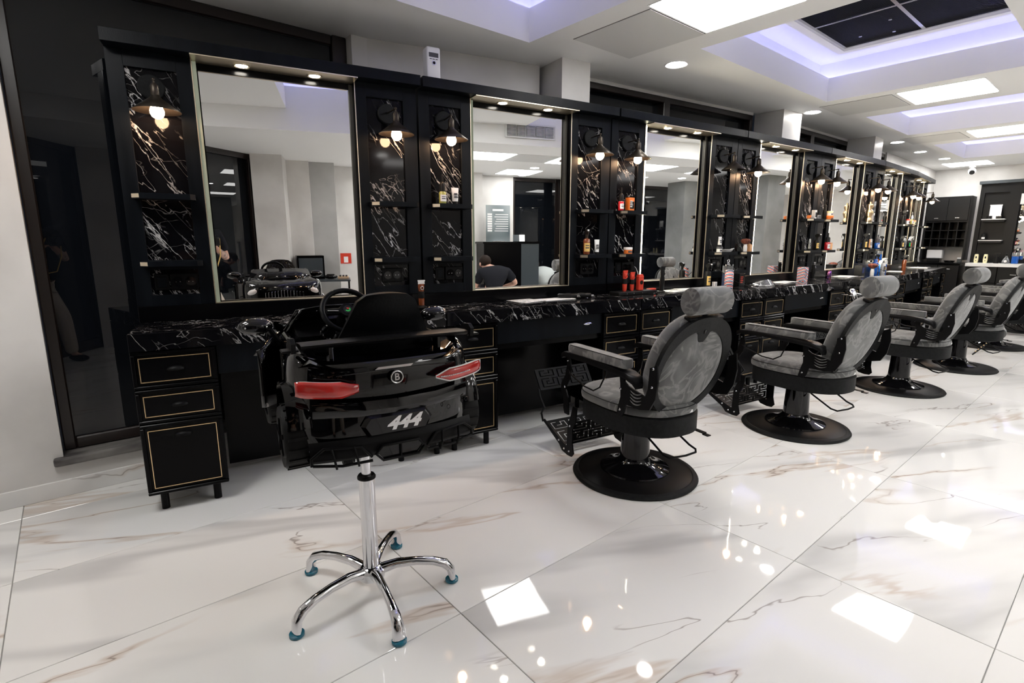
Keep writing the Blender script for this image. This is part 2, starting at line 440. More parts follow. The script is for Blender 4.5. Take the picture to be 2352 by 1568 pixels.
# black return-air grille in coffer 2
gr = thing('ceiling_grille', 'black mesh ceiling grille in four panels inside the lilac lit coffer', 'grille', (0, 0, 0))
gx, gy = (3.87, 4.51, 5.15), (-.25, .28, .81, 1.34, 1.87)
for i in range(2):
    for j in range(4):
        if j < 2: continue
        g = G(); x0, x1, y0, y1 = gx[i] + .012, gx[i + 1] - .012, gy[j] + .012, gy[j + 1] - .012
        g.box(x0, x1, y0, y1, 2.835, 2.84)
        n = 44
        for k in range(n):
            xx = x0 + (x1 - x0) * k / n; g.box(xx, xx + .007, y0, y1, 2.828, 2.833)
        obj('mesh_panel', g, 'grille', gr, 0)
g = G()
for xx in gx: g.box(xx - .012, xx + .012, .80, 1.88, 2.82, 2.845)
for yy in gy[2:]: g.box(gx[0], gx[-1], yy - .012, yy + .012, 2.8201, 2.845)
g2 = G()
for q in ((3.80, 3.86, .74, 1.94), (5.16, 5.22, .74, 1.94), (3.86, 5.16, .74, .80), (3.86, 5.16, 1.88, 1.94)): g2.box(*q, 2.80, 2.86)
obj('frame', g, 'steel', gr, 0); obj('surround', g2, 'ceiling', gr, 0)
for x, y in ((4.95, 1.7), (4.75, 1.45), (5.03, 1.5)): obj('sensor', G().cyl((x, y, 2.818), (x, y, 2.83), .012, n=10), 'steel', gr)

# walls
def wall_seg(name, p, q, z0, z1, th, mat, parent=None):
    (x0, y0), (x1, y1) = p, q; L = math.hypot(x1 - x0, y1 - y0); a = math.degrees(math.atan2(y1 - y0, x1 - x0))
    return struct(name, G().box(0, L, 0, th, z0, z1, m=T(x0, y0, 0) @ RZ(a)), mat, parent)
BW = [(XL, 3.335), (1.60, 3.335), (2.79, 3.03), (5.60, 2.68), (8.10, 2.61), (XR, 2.72)]
wb = struct('wall_back', G().box(XL, -.13, 3.335, 3.6, 0, CH), 'plaster')
g = G().box(-.13, 1.50, 3.335, 3.6, 0, .20).box(1.5, 1.60, 3.335, 3.6, 0, CH); struct('wall_back', g, 'plaster')
wall_seg('wall_back', (1.60, 3.335), (2.79, 3.03), 0, CH, .2, 'plaster')
def window_wall(p, q, z0, z1, nm, parts=2):
    (x0, y0), (x1, y1) = p, q; L = math.hypot(x1 - x0, y1 - y0); a = math.degrees(math.atan2(y1 - y0, x1 - x0)); m = T(x0, y0, 0) @ RZ(a)
    wn = bpy.data.objects.new(nm, None); C.objects.link(wn); wn['kind'] = 'structure'; wn.matrix_world = m
    struct('window_pane', G().box(.03, L - .03, .09, .10, z0 + .03, z1 - .03), 'glass_night', wn)
    g = G()
    for k in range(parts + 1):
        xx = L * k / parts; g.box(max(0, xx - .04), min(L, xx + .04), .02, .12, z0, z1, .006)
    g.box(0, L, .021, .119, z1 - .05, z1, .006).box(0, L, .021, .119, z0, z0 + .05, .006)
    struct('window_frame', g, 'brown', wn)
    struct('window_reveal', G().box(0, L, 0.02, .14, z1, CH), 'plaster', wn)
    return wn
wall_seg('wall_back', (2.79, 3.03), (5.60, 2.68), 0, 1.9, .2, 'plaster')
wall_seg('wall_back', (5.60, 2.68), (8.10, 2.61), 0, 1.9, .2, 'plaster')
window_wall((2.93, 2.998+.015), (5.38, 2.705), 1.9, 2.475, 'window_2', 2)
window_wall((5.68, 2.678), (7.72, 2.621), 1.9, 2.475, 'window_3', 2)
wall_seg('wall_back', (8.10, 2.61), (8.30, 2.616), 0, CH, .2, 'plaster')
wall_seg('wall_back', (8.30, 2.616), (9.2, 2.64), 0, 1.9, .2, 'plaster')
window_wall((8.30, 2.616), (9.2, 2.64), 1.9, 2.475, 'window_4', 1)
wall_seg('wall_back', (9.2, 2.64), (XR, 2.72), 0, CH, .2, 'plaster')
# pillars on the back wall
for n_, (i, x0, x1) in enumerate(((1, 1.10, 1.345), (3, .84, 1.17), (5, .13, .44))):
    c = mloc(i, x0, .465); a = math.degrees(HD[i])
    struct('trim_%d' % (n_ + 1), G().box(0, x1 - x0, 0, .30, 0, CH, m=T(c.x, c.y, 0) @ RZ(a)), 'plaster')
# left window with frame, glass, sill
wn = bpy.data.objects.new('window_1', None); C.objects.link(wn); wn['kind'] = 'structure'
struct('window_pane', G().box(-.08, 1.45, 3.44, 3.45, .24, 2.49), 'glass_night', wn)
struct('window_frame', G().box(-.125, -.075, 3.42, 3.47, .205, 2.499, .006).box(1.41, 1.5, 3.41, 3.47, .205, 2.499, .006).box(-.075, 1.41, 3.4201, 3.4699, .205, .265, .006).box(-.075, 1.41, 3.4201, 3.4699, 2.44, 2.499, .006), 'brown', wn)
struct('window_sill', G().box(-.17, 1.49, 3.305, 3.46, .160, .203, .010, seg=2), 'stone', wn)
g = G().box(-1.6, .42, 3.322, 3.3349, 0.0, .085, .002)
tag(struct('baseboard_back', g, 'tile'))
# other walls
wf = struct('wall_far', G().box(XR, XR + .2, YB, 2.9, 0, 2.9), 'plaster')
wl = struct('wall_left', G().box(XL - .2, XL, YB, 3.6, 0, 2.9), 'plaster')
wo = struct('wall_front', G().box(3.65, 4.28, -2.4, -2.2, 0, 2.3), 'plaster')
struct('wall_front', G().box(XL, XR, YB - .2, YB, 0, 2.9), 'curtain')
struct('wall_front', G().box(.22, .58, -1.7, -1.02, 0, 2.3), 'plaster')
struct('wall_front', G().box(.58, .86, -1.95, -1.48, 0, 2.3), 'plaster')
struct('wall_front', G().box(.86, 1.18, -1.95, -1.56, 0, 2.3), 'plaster_pale')
struct('wall_front', G().box(1.18, 3.65, -2.1, -1.90, 0, 2.3), 'plaster')
struct('wall_front', G().box(3.60, 3.66, -2.4, -1.95, 0, 2.3), 'curtain')
struct('wall_front', G().box(8.45, XR, -2.55, -2.35, 0, 2.3), 'plaster')
struct('trim_4', G().box(7.65, 8.10, -1.85, -1.40, 0, 2.3), 'plaster_grey')
struct('trim_5', G().box(8.45, 8.90, -.28, .17, 0, 2.3), 'plaster_grey')
def big_window(nm, p, q, n):
    (x0, y0), (x1, y1) = p, q; L = math.hypot(x1 - x0, y1 - y0); a = math.degrees(math.atan2(y1 - y0, x1 - x0)); m = T(x0, y0, 0) @ RZ(a)
    wn = bpy.data.objects.new(nm, None); C.objects.link(wn); wn['kind'] = 'structure'; wn.matrix_world = m
    for k in range(n):
        struct('window_pane', G().box(L * k / n + .02, L * (k + 1) / n - .02, .04, .05, .1, 2.28), 'glass_night', wn)
    g = G()
    for k in range(n + 1): g.box(max(0, L * k / n - .05), min(L, L * k / n + .05), 0, .1, 0, 2.3, .005)
    g.box(0, L, .001, .099, 0, .12).box(0, L, .001, .099, 2.24, 2.3)
    struct('window_frame', g, 'brown', wn)
big_window('window_5', (8.45, -2.40), (4.28, -2.25), 3)
big_window('window_6', (.22, -1.12), (-1.36, 1.02), 2)
struct('wall_part', G().box(XL, -1.36, .95, 1.05, 0, CH), 'plaster', wl)
# curtain strips by the reflected windows
g = G(); pts = [(5.0 + .17 * k / 24, -2.10 + .015 * math.sin(k * 1.6)) for k in range(25)]
g.loft([[(x, y, .03), (x, y, 2.28)] for x, y in pts], False, False)
tag(obj('curtain', g, 'brown', None, 60), 'brown pleated curtain strip beside the big dark window, seen in the second mirror', 'curtain')

# ceiling lights
def lp(x, y, lab, grp='square ceiling light panels', s=.565, z=CH):
    t = thing('ceiling_light', lab, 'light', (x, y, z), 0, grp)
    obj('frame', G().box(-s / 2 - .012, s / 2 + .012, -s / 2 - .012, s / 2 + .012, -.004, .0), 'white', t, 0)
    obj('diffuser', G().box(-s / 2, s / 2, -s / 2, s / 2, -.007, -.0042), 'panel' if z > 2.4 else 'panel_low', t, 0)
lp(2.85, 1.635, 'bright square ceiling panel nearest the camera, at the top of the photo')
lp(5.915, 1.315, 'bright square ceiling panel on the beam just past the grille coffer')
lp(8.41, 1.29, 'bright square ceiling panel on the third beam')
lp(11.53, 2.15, 'bright square ceiling panel by the far wall above the security camera')
for k, (x, y, lab) in enumerate(((3.22, -.28, 'left one in the second mirror'), (4.40, -.28, 'right one in the second mirror'), (5.95, -.28, 'left one in the third mirror'), (7.15, -.28, 'right one in the third mirror'), (9.3, -.28, 'first one near the grey column'), (10.8, -.28, 'last of the front row'), (2.1, -1.35, 'above the side table'), (4.15, -1.62, 'above the reception desk'), (6.4, -1.5, 'before the dark window'), (9.6, -1.6, 'behind the grey column'))):
    o = lp(x, y, 'bright square panel in the lower ceiling, %s' % lab, 'lower ceiling panels behind the camera', z=2.30)
lp(-.4, 2.1, 'unseen bright ceiling panel added left of the toy car, out of the frame')  # unseen panel, added to brighten the camera side of the room
for x in (3.81, 6.55):
    t = thing('ceiling_hatch', 'grey hatch between two bright panels of the lower ceiling at the %s mirror' % ('second' if x < 5 else 'third'), 'hatch', (x, -.28, 2.30)); obj('door_panel', G().box(-.275, .275, -.285, .285, -.004, 0), 'hatch', t, 0)
for x, y, lab in ((2.88, 2.23, 'white square ceiling hatch beside the nearest bright panel'), (5.915, 1.93, 'white square ceiling hatch between bright panel and first mirror wall beam'), (8.41, 1.93, 'small looking white ceiling hatch on the third beam')):
    t = thing('ceiling_hatch', lab, 'hatch', (x, y, CH))
    obj('door_panel', G().box(-.275, .275, -.285, .285, -.004, 0), 'hatch', t, 0)
    g = G()
    for q in ((-.279, -.2755, -.289, .289), (.2755, .279, -.289, .289), (-.2755, .2755, -.289, -.2855), (-.2755, .2755, .2855, .289)): g.box(*q, -.0015, 0)
    obj('frame', g, 'seam', t, 0)
DL = [(3.52, 2.38), (5.80, 2.34), (8.35, 2.30), (9.49, 2.32), (10.55, 2.26)]
def downlight(x, y, lab, grp, z=CH):
    t = thing('downlight', lab, 'light', (x, y, z), 0, grp)
    obj('ring', G().lathe([(.062, -.001), (.078, -.006), (.086, -.001)], 28), 'white', t)
    obj('lens', G().cyl((0, 0, -.006), (0, 0, -.001), .062, n=28), 'down', t)
for k, (x, y) in enumerate(DL):
    downlight(x, y, ['round downlight nearest the camera, left of the grille coffer', 'second round downlight along the wall', 'third round downlight along the wall', 'fourth round downlight along the wall', 'round downlight nearest the far wall'][k], 'round downlights along the mirror wall')
for x, y, z, lab in ((-.7, 2.55, CH, 'unseen round downlight added over the floor window, out of the frame'), (-1.6, 2.45, CH, 'unseen round downlight added in the left corner, out of the frame'), (4.19, -1.08, 2.3, 'round downlight above the crouching person'), (4.35, -1.95, 2.3, 'round downlight behind the reception desk'), (1.75, -.75, 2.3, 'round downlight seen at the right edge of the first mirror'), (6.0, -1.0, 2.3, 'round downlight before the big dark window'), (7.3, -1.1, 2.3, 'round downlight beside the grey column')):  # the two out-of-frame downlights are unseen and added for extra light
    downlight(x, y, lab, 'downlights behind the camera', z)
# security cameras
def seccam(x, y, z, rz, lab, white=True):
    t = thing('security_camera', lab, 'camera', (x, y, z), rz)
    obj('mount', G().cyl((0, 0, 0), (0, 0, -.03), .045, n=20).cyl((0, 0, -.03), (0, -.02, -.06), .02, n=12), 'white', t)
    obj('housing', G().ball((0, -.02, -.09), .055, .055, .055, 20), 'white', t)
    obj('lens', G().cyl((0, -.055, -.105), (0, -.078, -.12), .036, n=20), 'blackp', t)
seccam(11.9, 2.15, CH, R(-80), 'white dome security camera on the ceiling above the far cabinets')
seccam(1.55, -1.75, 2.30, R(180), 'small security camera by the white wall, seen in the first mirror')

# ------------------------------------------------------------------ mirror stations
ORD = ['leftmost', 'second', 'third', 'fourth', 'fifth', 'sixth', 'seventh and farthest']
def make_station():
    t = thing('mirror_station', 'x', 'wall station', group='black mirror wall stations')
    obj('backing_board', G().box(.002, W - .002, .446, .462, .857, 2.127), 'satin_dark', t, 0)
    for x0, x1, a, b in ((.002, .345, .07, .28), (1.135, W - .002, 1.195, 1.41)):
        g = G()
        g.box(x0, a, .38, .446, .937, 2.127, .0015).box(b, x1, .38, .446, .937, 2.127, .0015)
        g.box(a, b, .38, .446, 2.055, 2.127).box(a, b, .38, .446, 1.118, 1.165).box(a, b, .38, .446, .937, .992)
        p = obj('pilaster', g, 'satin', t, 0)
        obj('marble_panel', G().box(a, b, .397, .402, 1.165, 2.055), 'marble_wall', p, 0)
        obj('socket_panel', G().box(a, b, .392, .397, .992, 1.118), 'marble_wall', p, 0)
        for zt in (1.48, 1.163):
            s = obj('shelf', G().prism([(x0 + .045, .38), (x0 + .045, .298), (x0 + .078, .265), (x0 + .285 - .0, .265), (x0 + .305, .285), (x0 + .305, .38)] if x0 < 1 else [(x0 + .048, .38), (x0 + .048, .298), (x0 + .08, .265), (x0 + .30, .265), (x0 + .32, .285), (x0 + .32, .38)], zt - .026, zt), 'satin', t, 0)
            obj('shelf_edge', G().prism([(x0 + .0445, .31), (x0 + .0445, .2975), (x0 + .0775, .2645), (x0 + .0785, .2655), (x0 + .046, .2985), (x0 + .046, .31)], zt - .022, zt - .004), 'champagne', s, 0)
    def sock(cx):
        s = obj('socket_plate', G().box(cx - .062, cx + .062, .380, .392, 1.013, 1.098, .004), 'matte_black', t, 30)
        for dx in (-.028, .028):
            g = G().torus((cx + dx, .379, 1.0555), .0235, .002, 'Y', 20, 6).cyl((cx + dx, .3792, 1.0555), (cx + dx, .381, 1.0555), .021, n=20)
            obj('outlet', g, 'gloss', s)
            obj('contact', G().cyl((cx + dx - .009, .378, 1.0555), (cx + dx - .009, .3792, 1.0555), .0025, n=8).cyl((cx + dx + .009, .378, 1.0555), (cx + dx + .009, .3792, 1.0555), .0025, n=8), 'steel', s)
    sock(.215); sock(1.305)
    s = obj('switch_plate', G().box(.085, .148, .382, .392, 1.013, 1.098, .004), 'matte_black', t, 30)
    obj('rocker', G().box(.098, .136, .379, .383, 1.03, 1.082, .002), 'satin', s, 30)
    obj('ledge', G().box(.002, W - .002, .372, .446, .857, .937, .002), 'satin_dark', t, 0)
    obj('mirror', G().box(.372, 1.112, .438, .444, .945, 2.09), 'mirror', t, 0)
    g = G().box(.352, .372, .437, .446, .94, 2.127).box(1.112, 1.128, .437, .446, .94, 2.127).box(.372, 1.112, .432, .446, 2.09, 2.127)
    obj('mirror_surround', g, 'satin_dark', t, 0)
    g = G().box(.3445, .349, .378, .384, .937, 2.127).box(1.131, 1.1355, .378, .384, .937, 2.127).box(.349, 1.131, .38, .438, .937, .9405)
    obj('brass_edging', g, 'champagne', t, 0)
    obj('niche_soffit', G().box(.346, 1.134, .294, .437, 2.1215, 2.1268), 'champagne', t, 0)
    obj('niche_jamb', G().box(.3452, .350, .385, .437, .94, 2.12), 'satin_dark', t, 0); obj('niche_jamb', G().box(1.130, 1.1348, .385, .437, .94, 2.12), 'satin_dark', t, 0)
    obj('light_strip', G().box(1.112, 1.130, .424, .437, .942, 2.115), 'led_side', t, 0)
    c = obj('cornice', G().box(.004, W - .004, .29, .47, 2.127, 2.183, .0015), 'satin', t, 0)
    for x in (.57, .92):
        s = obj('spotlight', G().lathe([(.026, -.002), (.036, -.007), (.040, -.001), (.040, .0)], 24, T(x, .362, 2.1215)), 'champagne', t)
        obj('spot_lens', G().cyl((x, .362, 2.116), (x, .362, 2.1205), .0265, n=20), 'spot', s)
    return t
def taper(root, xc, half):
    tr = {}
    for x in C.objects:
        if x.parent: tr.setdefault(x.parent.name, []).append(x)
    def go(o):
        if o.type == 'MESH':
            for v in o.data.vertices: v.co.x = xc + (v.co.x - xc) * (1 - .0236 * max(0., v.co.y) / half)
        for c in tr.get(o.name, []): go(c)
    go(root)
st0 = make_station(); taper(st0, W / 2, W / 2)
NL = ['beside the floor window, behind the toy car', 'whose mirror shows the reception desk', 'behind the red clippers', 'holding the brush and white dish', 'with the orange jar and red bottle', 'with the gold figurine bottle', 'at the far end of the row']
for i in range(7):
    lab = '%s black mirror station, %s' % (ORD[i], NL[i])
    o = st0 if i == 0 else dup(st0, label=lab)
    o['label'] = lab; o.location = (J[i][0], J[i][1], 0); o.rotation_euler = (0, 0, HD[i])
    obj('light_strip', G().box(.350, .3715, .384, .436, .942, 2.115), 'led_dim' if i < 2 else 'led', o, 0)
# countertops
ct0 = thing('marble_countertop', 'x', 'countertop', group='black marble countertops')
obj('slab', G().box(.003, W - .003, 0, .447, .778, .857, .0015), 'marble_top', ct0, 0); taper(ct0, W / 2, W / 2)
for i in range(7):
    lab = 'black marble worktop with white veins, %s in the row' % ORD[i]
    o = ct0 if i == 0 else dup(ct0, label=lab)
    o['label'] = lab; o.location = (J[i][0], J[i][1], 0); o.rotation_euler = (0, 0, HD[i])
# drawer cabinets
def make_cabinet():
    t = thing('drawer_cabinet', 'x', 'cabinet', group='black drawer cabinets with gold inlay')
    wd = .332
    obj('carcass', G().box(0, wd, .021, .42, .093, .777, .001), 'satin_dark', t, 0)
    for z0, z1, hz in ((.602, .775, .685), (.440, .598, .519), (.095, .436, .375)):
        g = G(); b = .028
        g.box(.001, wd - .001, .012, .02, z0, z1)
        for q in ((.001, wd - .001, z0, z0 + b * .55), (.001, wd - .001, z1 - b * .55, z1), (.001, b * .6, z0 + b * .55, z1 - b * .55), (wd - b * .6, wd - .001, z0 + b * .55, z1 - b * .55)):
            g.box(q[0], q[1], .0, .012, q[2], q[3], .003)
        xi0, xi1, zi0, zi1 = .028, wd - .028, z0 + .030, z1 - .030
        g.box(xi0 + .006, xi1 - .006, .007, .012, zi0 + .006, zi1 - .006)
        d = obj('drawer', g, 'satin_dark', t, 30)
        g = G(); e = .0035
        g.box(xi0, xi1, .005, .012, zi0, zi0 + e).box(xi0, xi1, .005, .012, zi1 - e, zi1).box(xi0, xi0 + e, .005, .012, zi0, zi1).box(xi1 - e, xi1, .005, .012, zi0, zi1)
        obj('gold_inlay', g, 'gold', d, 0)
        g = G()
        hzz = (z0 + z1) / 2 if hz > .4 else hz
        rings = []
        for k in range(9):
            a = PI * k / 8; rr = math.sin(a)
            x = wd / 2 - .036 * math.cos(a)
            rings.append([(x, .007 - .020 * rr * math.cos(b2) - 0.0005, hzz - .008 + .020 * (.25 + .75 * rr) * math.sin(b2)) for b2 in [PI / 2 * q / 5 for q in range(6)]])
        g.loft(rings, False, False)
        h = obj('handle', g, 'matte_black', d, 60)
        md = h.modifiers.new('thickness', 'SOLIDIFY'); md.thickness = .0018
    for x, y in ((.055, .06), (.277, .06), (.055, .36), (.277, .36)):
        obj('leg', G().cyl((x, y, 0), (x, y, .093), .0175, .0175, 16), 'satin_dark', t)
    return t
cb0 = make_cabinet(); taper(cb0, .166, .13); firstc = True
for i in range(7):
    for s, x in (('left', .001), ('right', 1.158)):
        if s == 'left': pos = 'at the left end of the row' if i == 0 else 'left of knee space, %s station' % ORD[i].split(' ')[0]
        else: pos = 'right of knee space, %s station' % ORD[i].split(' ')[0]
        lab = 'black three drawer cabinet with gold inlay %s' % pos
        p = mloc(i, x, .004)
        o = cb0 if firstc else dup(cb0, label=lab); firstc = False
        o['label'] = lab; o.location = p; o.rotation_euler = (0, 0, HD[i])
# knee-space units
def make_apron():
    t = thing('vanity_unit', 'x', 'cabinet', group='knee space units under the worktops')
    obj('back_panel', G().box(0, .82, .36, .378, .05, .60), 'satin_dark', t, 0)
    d = obj('drawer_front', G().box(0, .82, .025, .043, .637, .776, .0015), 'satin', t, 0)
    obj('drawer_box', G().box(.01, .81, .0435, .36, .60, .77), 'satin_dark', t, 0)
    g = G(); rings = []
    for k in range(13):
        a = k / 12; h = .008 * math.sin(PI * a) + .0006; x = .66 + .085 * a
        rings.append([(x, .0245, .708 + h + .004 * a), (x, .0235 - h * .5, .708 + .004 * a), (x, .0245, .708 - h + .004 * a)])
    g.loft(rings); obj('handle', g, 'chrome', d, 60)
    return t
ap0 = make_apron()
for i in range(7):
    lab = 'black drawer unit and kick panel over the knee space of the %s station' % ORD[i]
    o = ap0 if i == 0 else dup(ap0, label=lab)
    o['label'] = lab; o.location = mloc(i, .336, .0); o.rotation_euler = (0, 0, HD[i])
# wall sconces
def make_sconce():
    t = thing('wall_sconce', 'x', 'lamp', group='industrial wall sconces with cone shades')
    bp = obj('backplate', G().lathe([(0, 0), (.056, 0), (.056, .014), (.052, .018), (0, .018)], 36, RX(90)), 'powder', t)
    obj('arm', G().cyl((0, -.018, .004), (0, -.122, .010), .0045, n=10).ball((0, -.122, .010), .008, n=10).cyl((0, -.122, .012), (0, -.122, -.012), .005, n=10), 'gunmetal', t)
    obj('socket', G().lathe([(0, -.004), (.010, -.006), (.0175, -.018), (.0185, -.052), (.0165, -.06)], 24, T(0, -.122, 0)), 'gunmetal', t)
    obj('lamp_shade', G().lathe([(.0165, -.056), (.020, -.066), (.058, -.096), (.098, -.126), (.0985, -.128), (.0965, -.1275), (.057, -.098), (.019, -.068), (.0155, -.058)], 40, T(0, -.122, 0)), 'gunmetal', t, 50)
    return t
sc0 = make_sconce(); fs = True
bulb_g = G().lathe([(.009, -.07), (.012, -.09), (.022, -.105), (.029, -.125), (.029, -.137), (.022, -.152), (.01, -.160), (0, -.162)], 20, T(0, -.122, 0))
bulb_o = obj('bulb', bulb_g, 'bulb', sc0)
for i in range(7):
    for s, x in (('left', .175), ('right', 1.305)):
        lab = 'cone shaded wall lamp, %s lamp of the %s mirror station' % (s, ORD[i])
        if i == 0 and s == 'left': lab = 'cone shaded wall lamp, leftmost of all, glowing over marble'
        off = (i == 2 and s == 'right')
        if off: lab = 'cone shaded wall lamp with its bulb unlit, right side of the third mirror'
        o = sc0 if fs else dup(sc0, label=lab); fs = False
        o['label'] = lab; o.location = mloc(i, x, .397, 1.975); o.rotation_euler = (0, 0, HD[i] + R(random.uniform(-3, 3) if i else 10))
        if off:
            for ch in list(kids(o)):
                if ch.name.startswith('bulb'):
                    ch.data = ch.data.copy(); ch.data.materials[0] = M['bulb_off']

# ------------------------------------------------------------------ barber chairs (local +y is the way the sitter faces)
KEY = ["111111111111111111111111",
       "100000000000010000000001",
       "101111110111010111101101",
       "101000010100010100100101",
       "101011010101110101110101",
       "101001010100000100000101",
       "101111010111111101111101",
       "100001000000000001000001",
       "111111111011111111111111",
       "100000001010000001000001",
       "101111101010111101011101",
       "101000101010100101010001",
       "101110101010110101011101",
       "100010001000000100000101",
       "111111111111111111111111"]
def key_plate(g, m, w_, h_, th=.005):
    ny, nx = len(KEY), len(KEY[0]); cw, chh = w_ / nx, h_ / ny
    for j, row in enumerate(KEY):
        i = 0
        while i < nx:
            if row[i] == '1':
                k = i
                while k < nx and row[k] == '1': k += 1
                g.box(-w_ / 2 + i * cw - .2 * cw, -w_ / 2 + k * cw + .2 * cw, j * chh - .18 * chh, (j + 1.18) * chh, 0, th, m=m); i = k
            else: i += 1
    return g
BACK_M = T(0, -.262, .445) @ RX(18)      # back frame: local z runs up the recline, y forward
def superell(cx, cz, a, b, n=40, p=2.0, cut=None):
    out = []
    for k in range(n):
        t = 2 * PI * k / n; c, s = math.cos(t), math.sin(t)
        x = cx + a * math.copysign(abs(c) ** (2 / p), c); z = cz + b * math.copysign(abs(s) ** (2 / p), s)
        out.append((x, z))
    return out
def make_chair():
    t = thing('barber_chair', 'x', 'chair', group='grey barber chairs')
    b = obj('base_disc', G().lathe([(0, .004), (.30, .006), (.318, .016), (.30, .024), (.22, .034), (.17, .036), (0, .036)], 64), 'matte_black', t)
    obj('rubber_rim', G().lathe([(.30, 0), (.332, 0), (.337, .008), (.330, .018), (.322, .020), (.314, .0245), (.306, .0235)], 64), 'powder', b)
    obj('base_cone', G().lathe([(.188, .034), (.186, .043), (.16, .052), (.11, .068), (.088, .090), (.082, .105), (0, .105)], 48), 'gloss', t)
    obj('column', G().lathe([(.080, .10), (.076, .20), (.072, .30), (.072, .335)], 40), 'gloss', t)
    def ringp(a, fy, ry, n=48):
        out = []
        for k in range(n):
            th = 2 * PI * k / n; c, s_ = math.cos(th), math.sin(th)
            out.append((a * math.copysign(abs(c) ** .8, c), (fy if s_ > 0 else ry) * math.copysign(abs(s_) ** (.55 if s_ > 0 else .95), s_)))
        return out
    obj('seat_base', G().loft([[(x * k, y * k, z) for x, y in ringp(.250, .27, .325)] for k, z in ((.96, .318), (1., .322), (1., .412), (.97, .418))]), 'powder', t, 50)
    cs = obj('seat_cushion', G().loft([[(x * k, y * k, z) for x, y in ringp(.252, .285, .315)] for k, z in ((.94, .416), (1.0, .424), (1.01, .438), (1.0, .458), (.96, .472), (.80, .482), (.5, .486), (.1, .487))]), 'suede', t, 50)
    obj('seam_piping', G().tube([(x * 1.003, y * 1.003, .4615) for x, y in ringp(.250, .283, .313)], .0022, 6, None, True), 'leather', cs)
    tag(obj('care_tag', G().box(.035, .075, -.3125, -.3115, .428, .442, m=None), 'white_print', cs, 0), 'small white sewn label')
    # back
    m = BACK_M
    g = G()
    out = [(x, z) for x, z in superell(0, .245, .232, .262, 96, 2.25)]
    inn = [(x, z) for x, z in superell(0, .228, .196, .214, 96, 2.05)]
    # notch plate at the top of the oval
    inn = [(x, z - .062 * math.exp(-(x / .034) ** 4) if z > .3 else z) for x, z in inn]
    g.loft([[(x, -.018, z) for x, z in inn], [(x, -.022, z) for x, z in out], [(x * 1.0, .0, z) for x, z in out], [(x, .0, z) for x, z in inn], [(x, -.018, z) for x, z in inn]], True, False, m)
    bf = obj('back_frame', g, 'powder', t, 40)
    obj('back_panel', G().loft([[(x * 1.0, -.012, z) for x, z in inn], [(x * .97, -.017, .225 + (z - .225) * .97) for x, z in inn], [(x * .8, -.021, .225 + (z - .225) * .8) for x, z in inn], [(x * .3, -.023, .225 + (z - .225) * .3) for x, z in inn]], True, True, m), 'suede', bf, 40)
    obj('key_slot', G().box(-.004, .004, -.0240, -.0215, .425, .445, .002, m), 'gloss', bf, 0)
    g = G(); rings = []
    for y, k in ((.0, .96), (.012, 1.0), (.045, 1.0), (.07, .95), (.088, .84)):
        rings.append([(x * k, y, .245 + (z - .245) * k) for x, z in superell(0, .245, .226, .258, 48, 2.3)])
    for q in (.6, .35, .1): rings.append([(x * q, .092, .245 + (z - .245) * q) for x, z in superell(0, .245, .226, .258, 48, 2.3)])
    g.loft(rings, True, True, m)
    bp = obj('back_cushion', g, 'suede', t, 50)
    g = G()
    for (x, z) in ((0, .36), (-.10, .30), (.10, .30), (0, .24), (-.10, .18), (.10, .18), (0, .12)): g.ball((x, .093, z), .011, .005, .011, 10, m)
    obj('tuft_button', g, 'leather', bp)
    g = G()
    P = [(0, .36), (-.10, .30), (.10, .30), (0, .24), (-.10, .18), (.10, .18), (0, .12), (-.19, .34), (.19, .34), (-.07, .47), (.07, .47), (-.19, .14), (.19, .14)]
    for a, b2 in ((0, 1), (0, 2), (1, 3), (2, 3), (3, 4), (3, 5), (4, 6), (5, 6), (1, 7), (2, 8), (0, 9), (0, 10), (4, 11), (5, 12)):
        (x0, z0), (x1, z1) = P[a], P[b2]; g.tube([(x0, .091, z0), (x1, .091 if b2 < 7 else .085, z1)], .0024, 5, m)
    obj('tuft_crease', g, 'leather', bp)
    # head rest
    hr = obj('headrest', G().lathe([(0, -.112), (.054, -.112), (.0585, -.109), (.060, -.103), (.060, .103), (.0585, .109), (.054, .112), (0, .112)], 32, T(0, -.418, .995) @ RX(18) @ RY(90) @ Matrix.Diagonal((1.06, .95, 1, 1))), 'suede', t, 35)
    obj('headrest_bracket', G().box(-.11, .11, -.012, .030, .486, .502, .004, m).cyl((0, .01, .47), (0, .01, .53), .012, n=12, m=m), 'matte_black', t, 40)
    for s in (-1, 1):
        # arm: wooden-like black rail plus pad
        g = G(); path = [(.30, .638, .030), (.27, .652, .036), (.10, .655, .036), (-.12, .648, .036), (-.22, .640, .036), (-.272, .622, .032), (-.285, .600, .022)]
        rings = [[(s * .262 + s * dx, y, z + dz) for dx, dz in ((-hw, -.014), (hw, -.014), (hw + .004, 0), (hw, .014), (-hw, .014), (-hw - .004, 0))] for y, z, hw in path]
        g.loft(rings)
        ar = obj('armrest', g, 'matte_black', t, 50)
        g = G(); rings = []
        for y, k in ((.245, .6), (.238, .9), (.22, 1), (-.19, 1), (-.208, .9), (-.214, .6)):
            rings.append([(s * .262 + dx * k, y, .666 + .002 + .044 * zf) for dx, zf in ((-.029, 0), (.029, 0), (.032, .3), (.032, .75), (.027, 1), (-.027, 1), (-.032, .75), (-.032, .3))])
        g.loft(rings); pd = obj('arm_pad', g, 'suede', ar, 50)
        obj('pad_piping', G().tube([(s * .262 + dx, y, .7105) for dx, y in ((-.03, .21), (-.02, .238), (.02, .238), (.03, .21), (.03, -.19), (.02, -.208), (-.02, -.208), (-.03, -.19))], .0018, 6, None, True), 'leather', pd)
        # front post and side frame plates
        g = G()
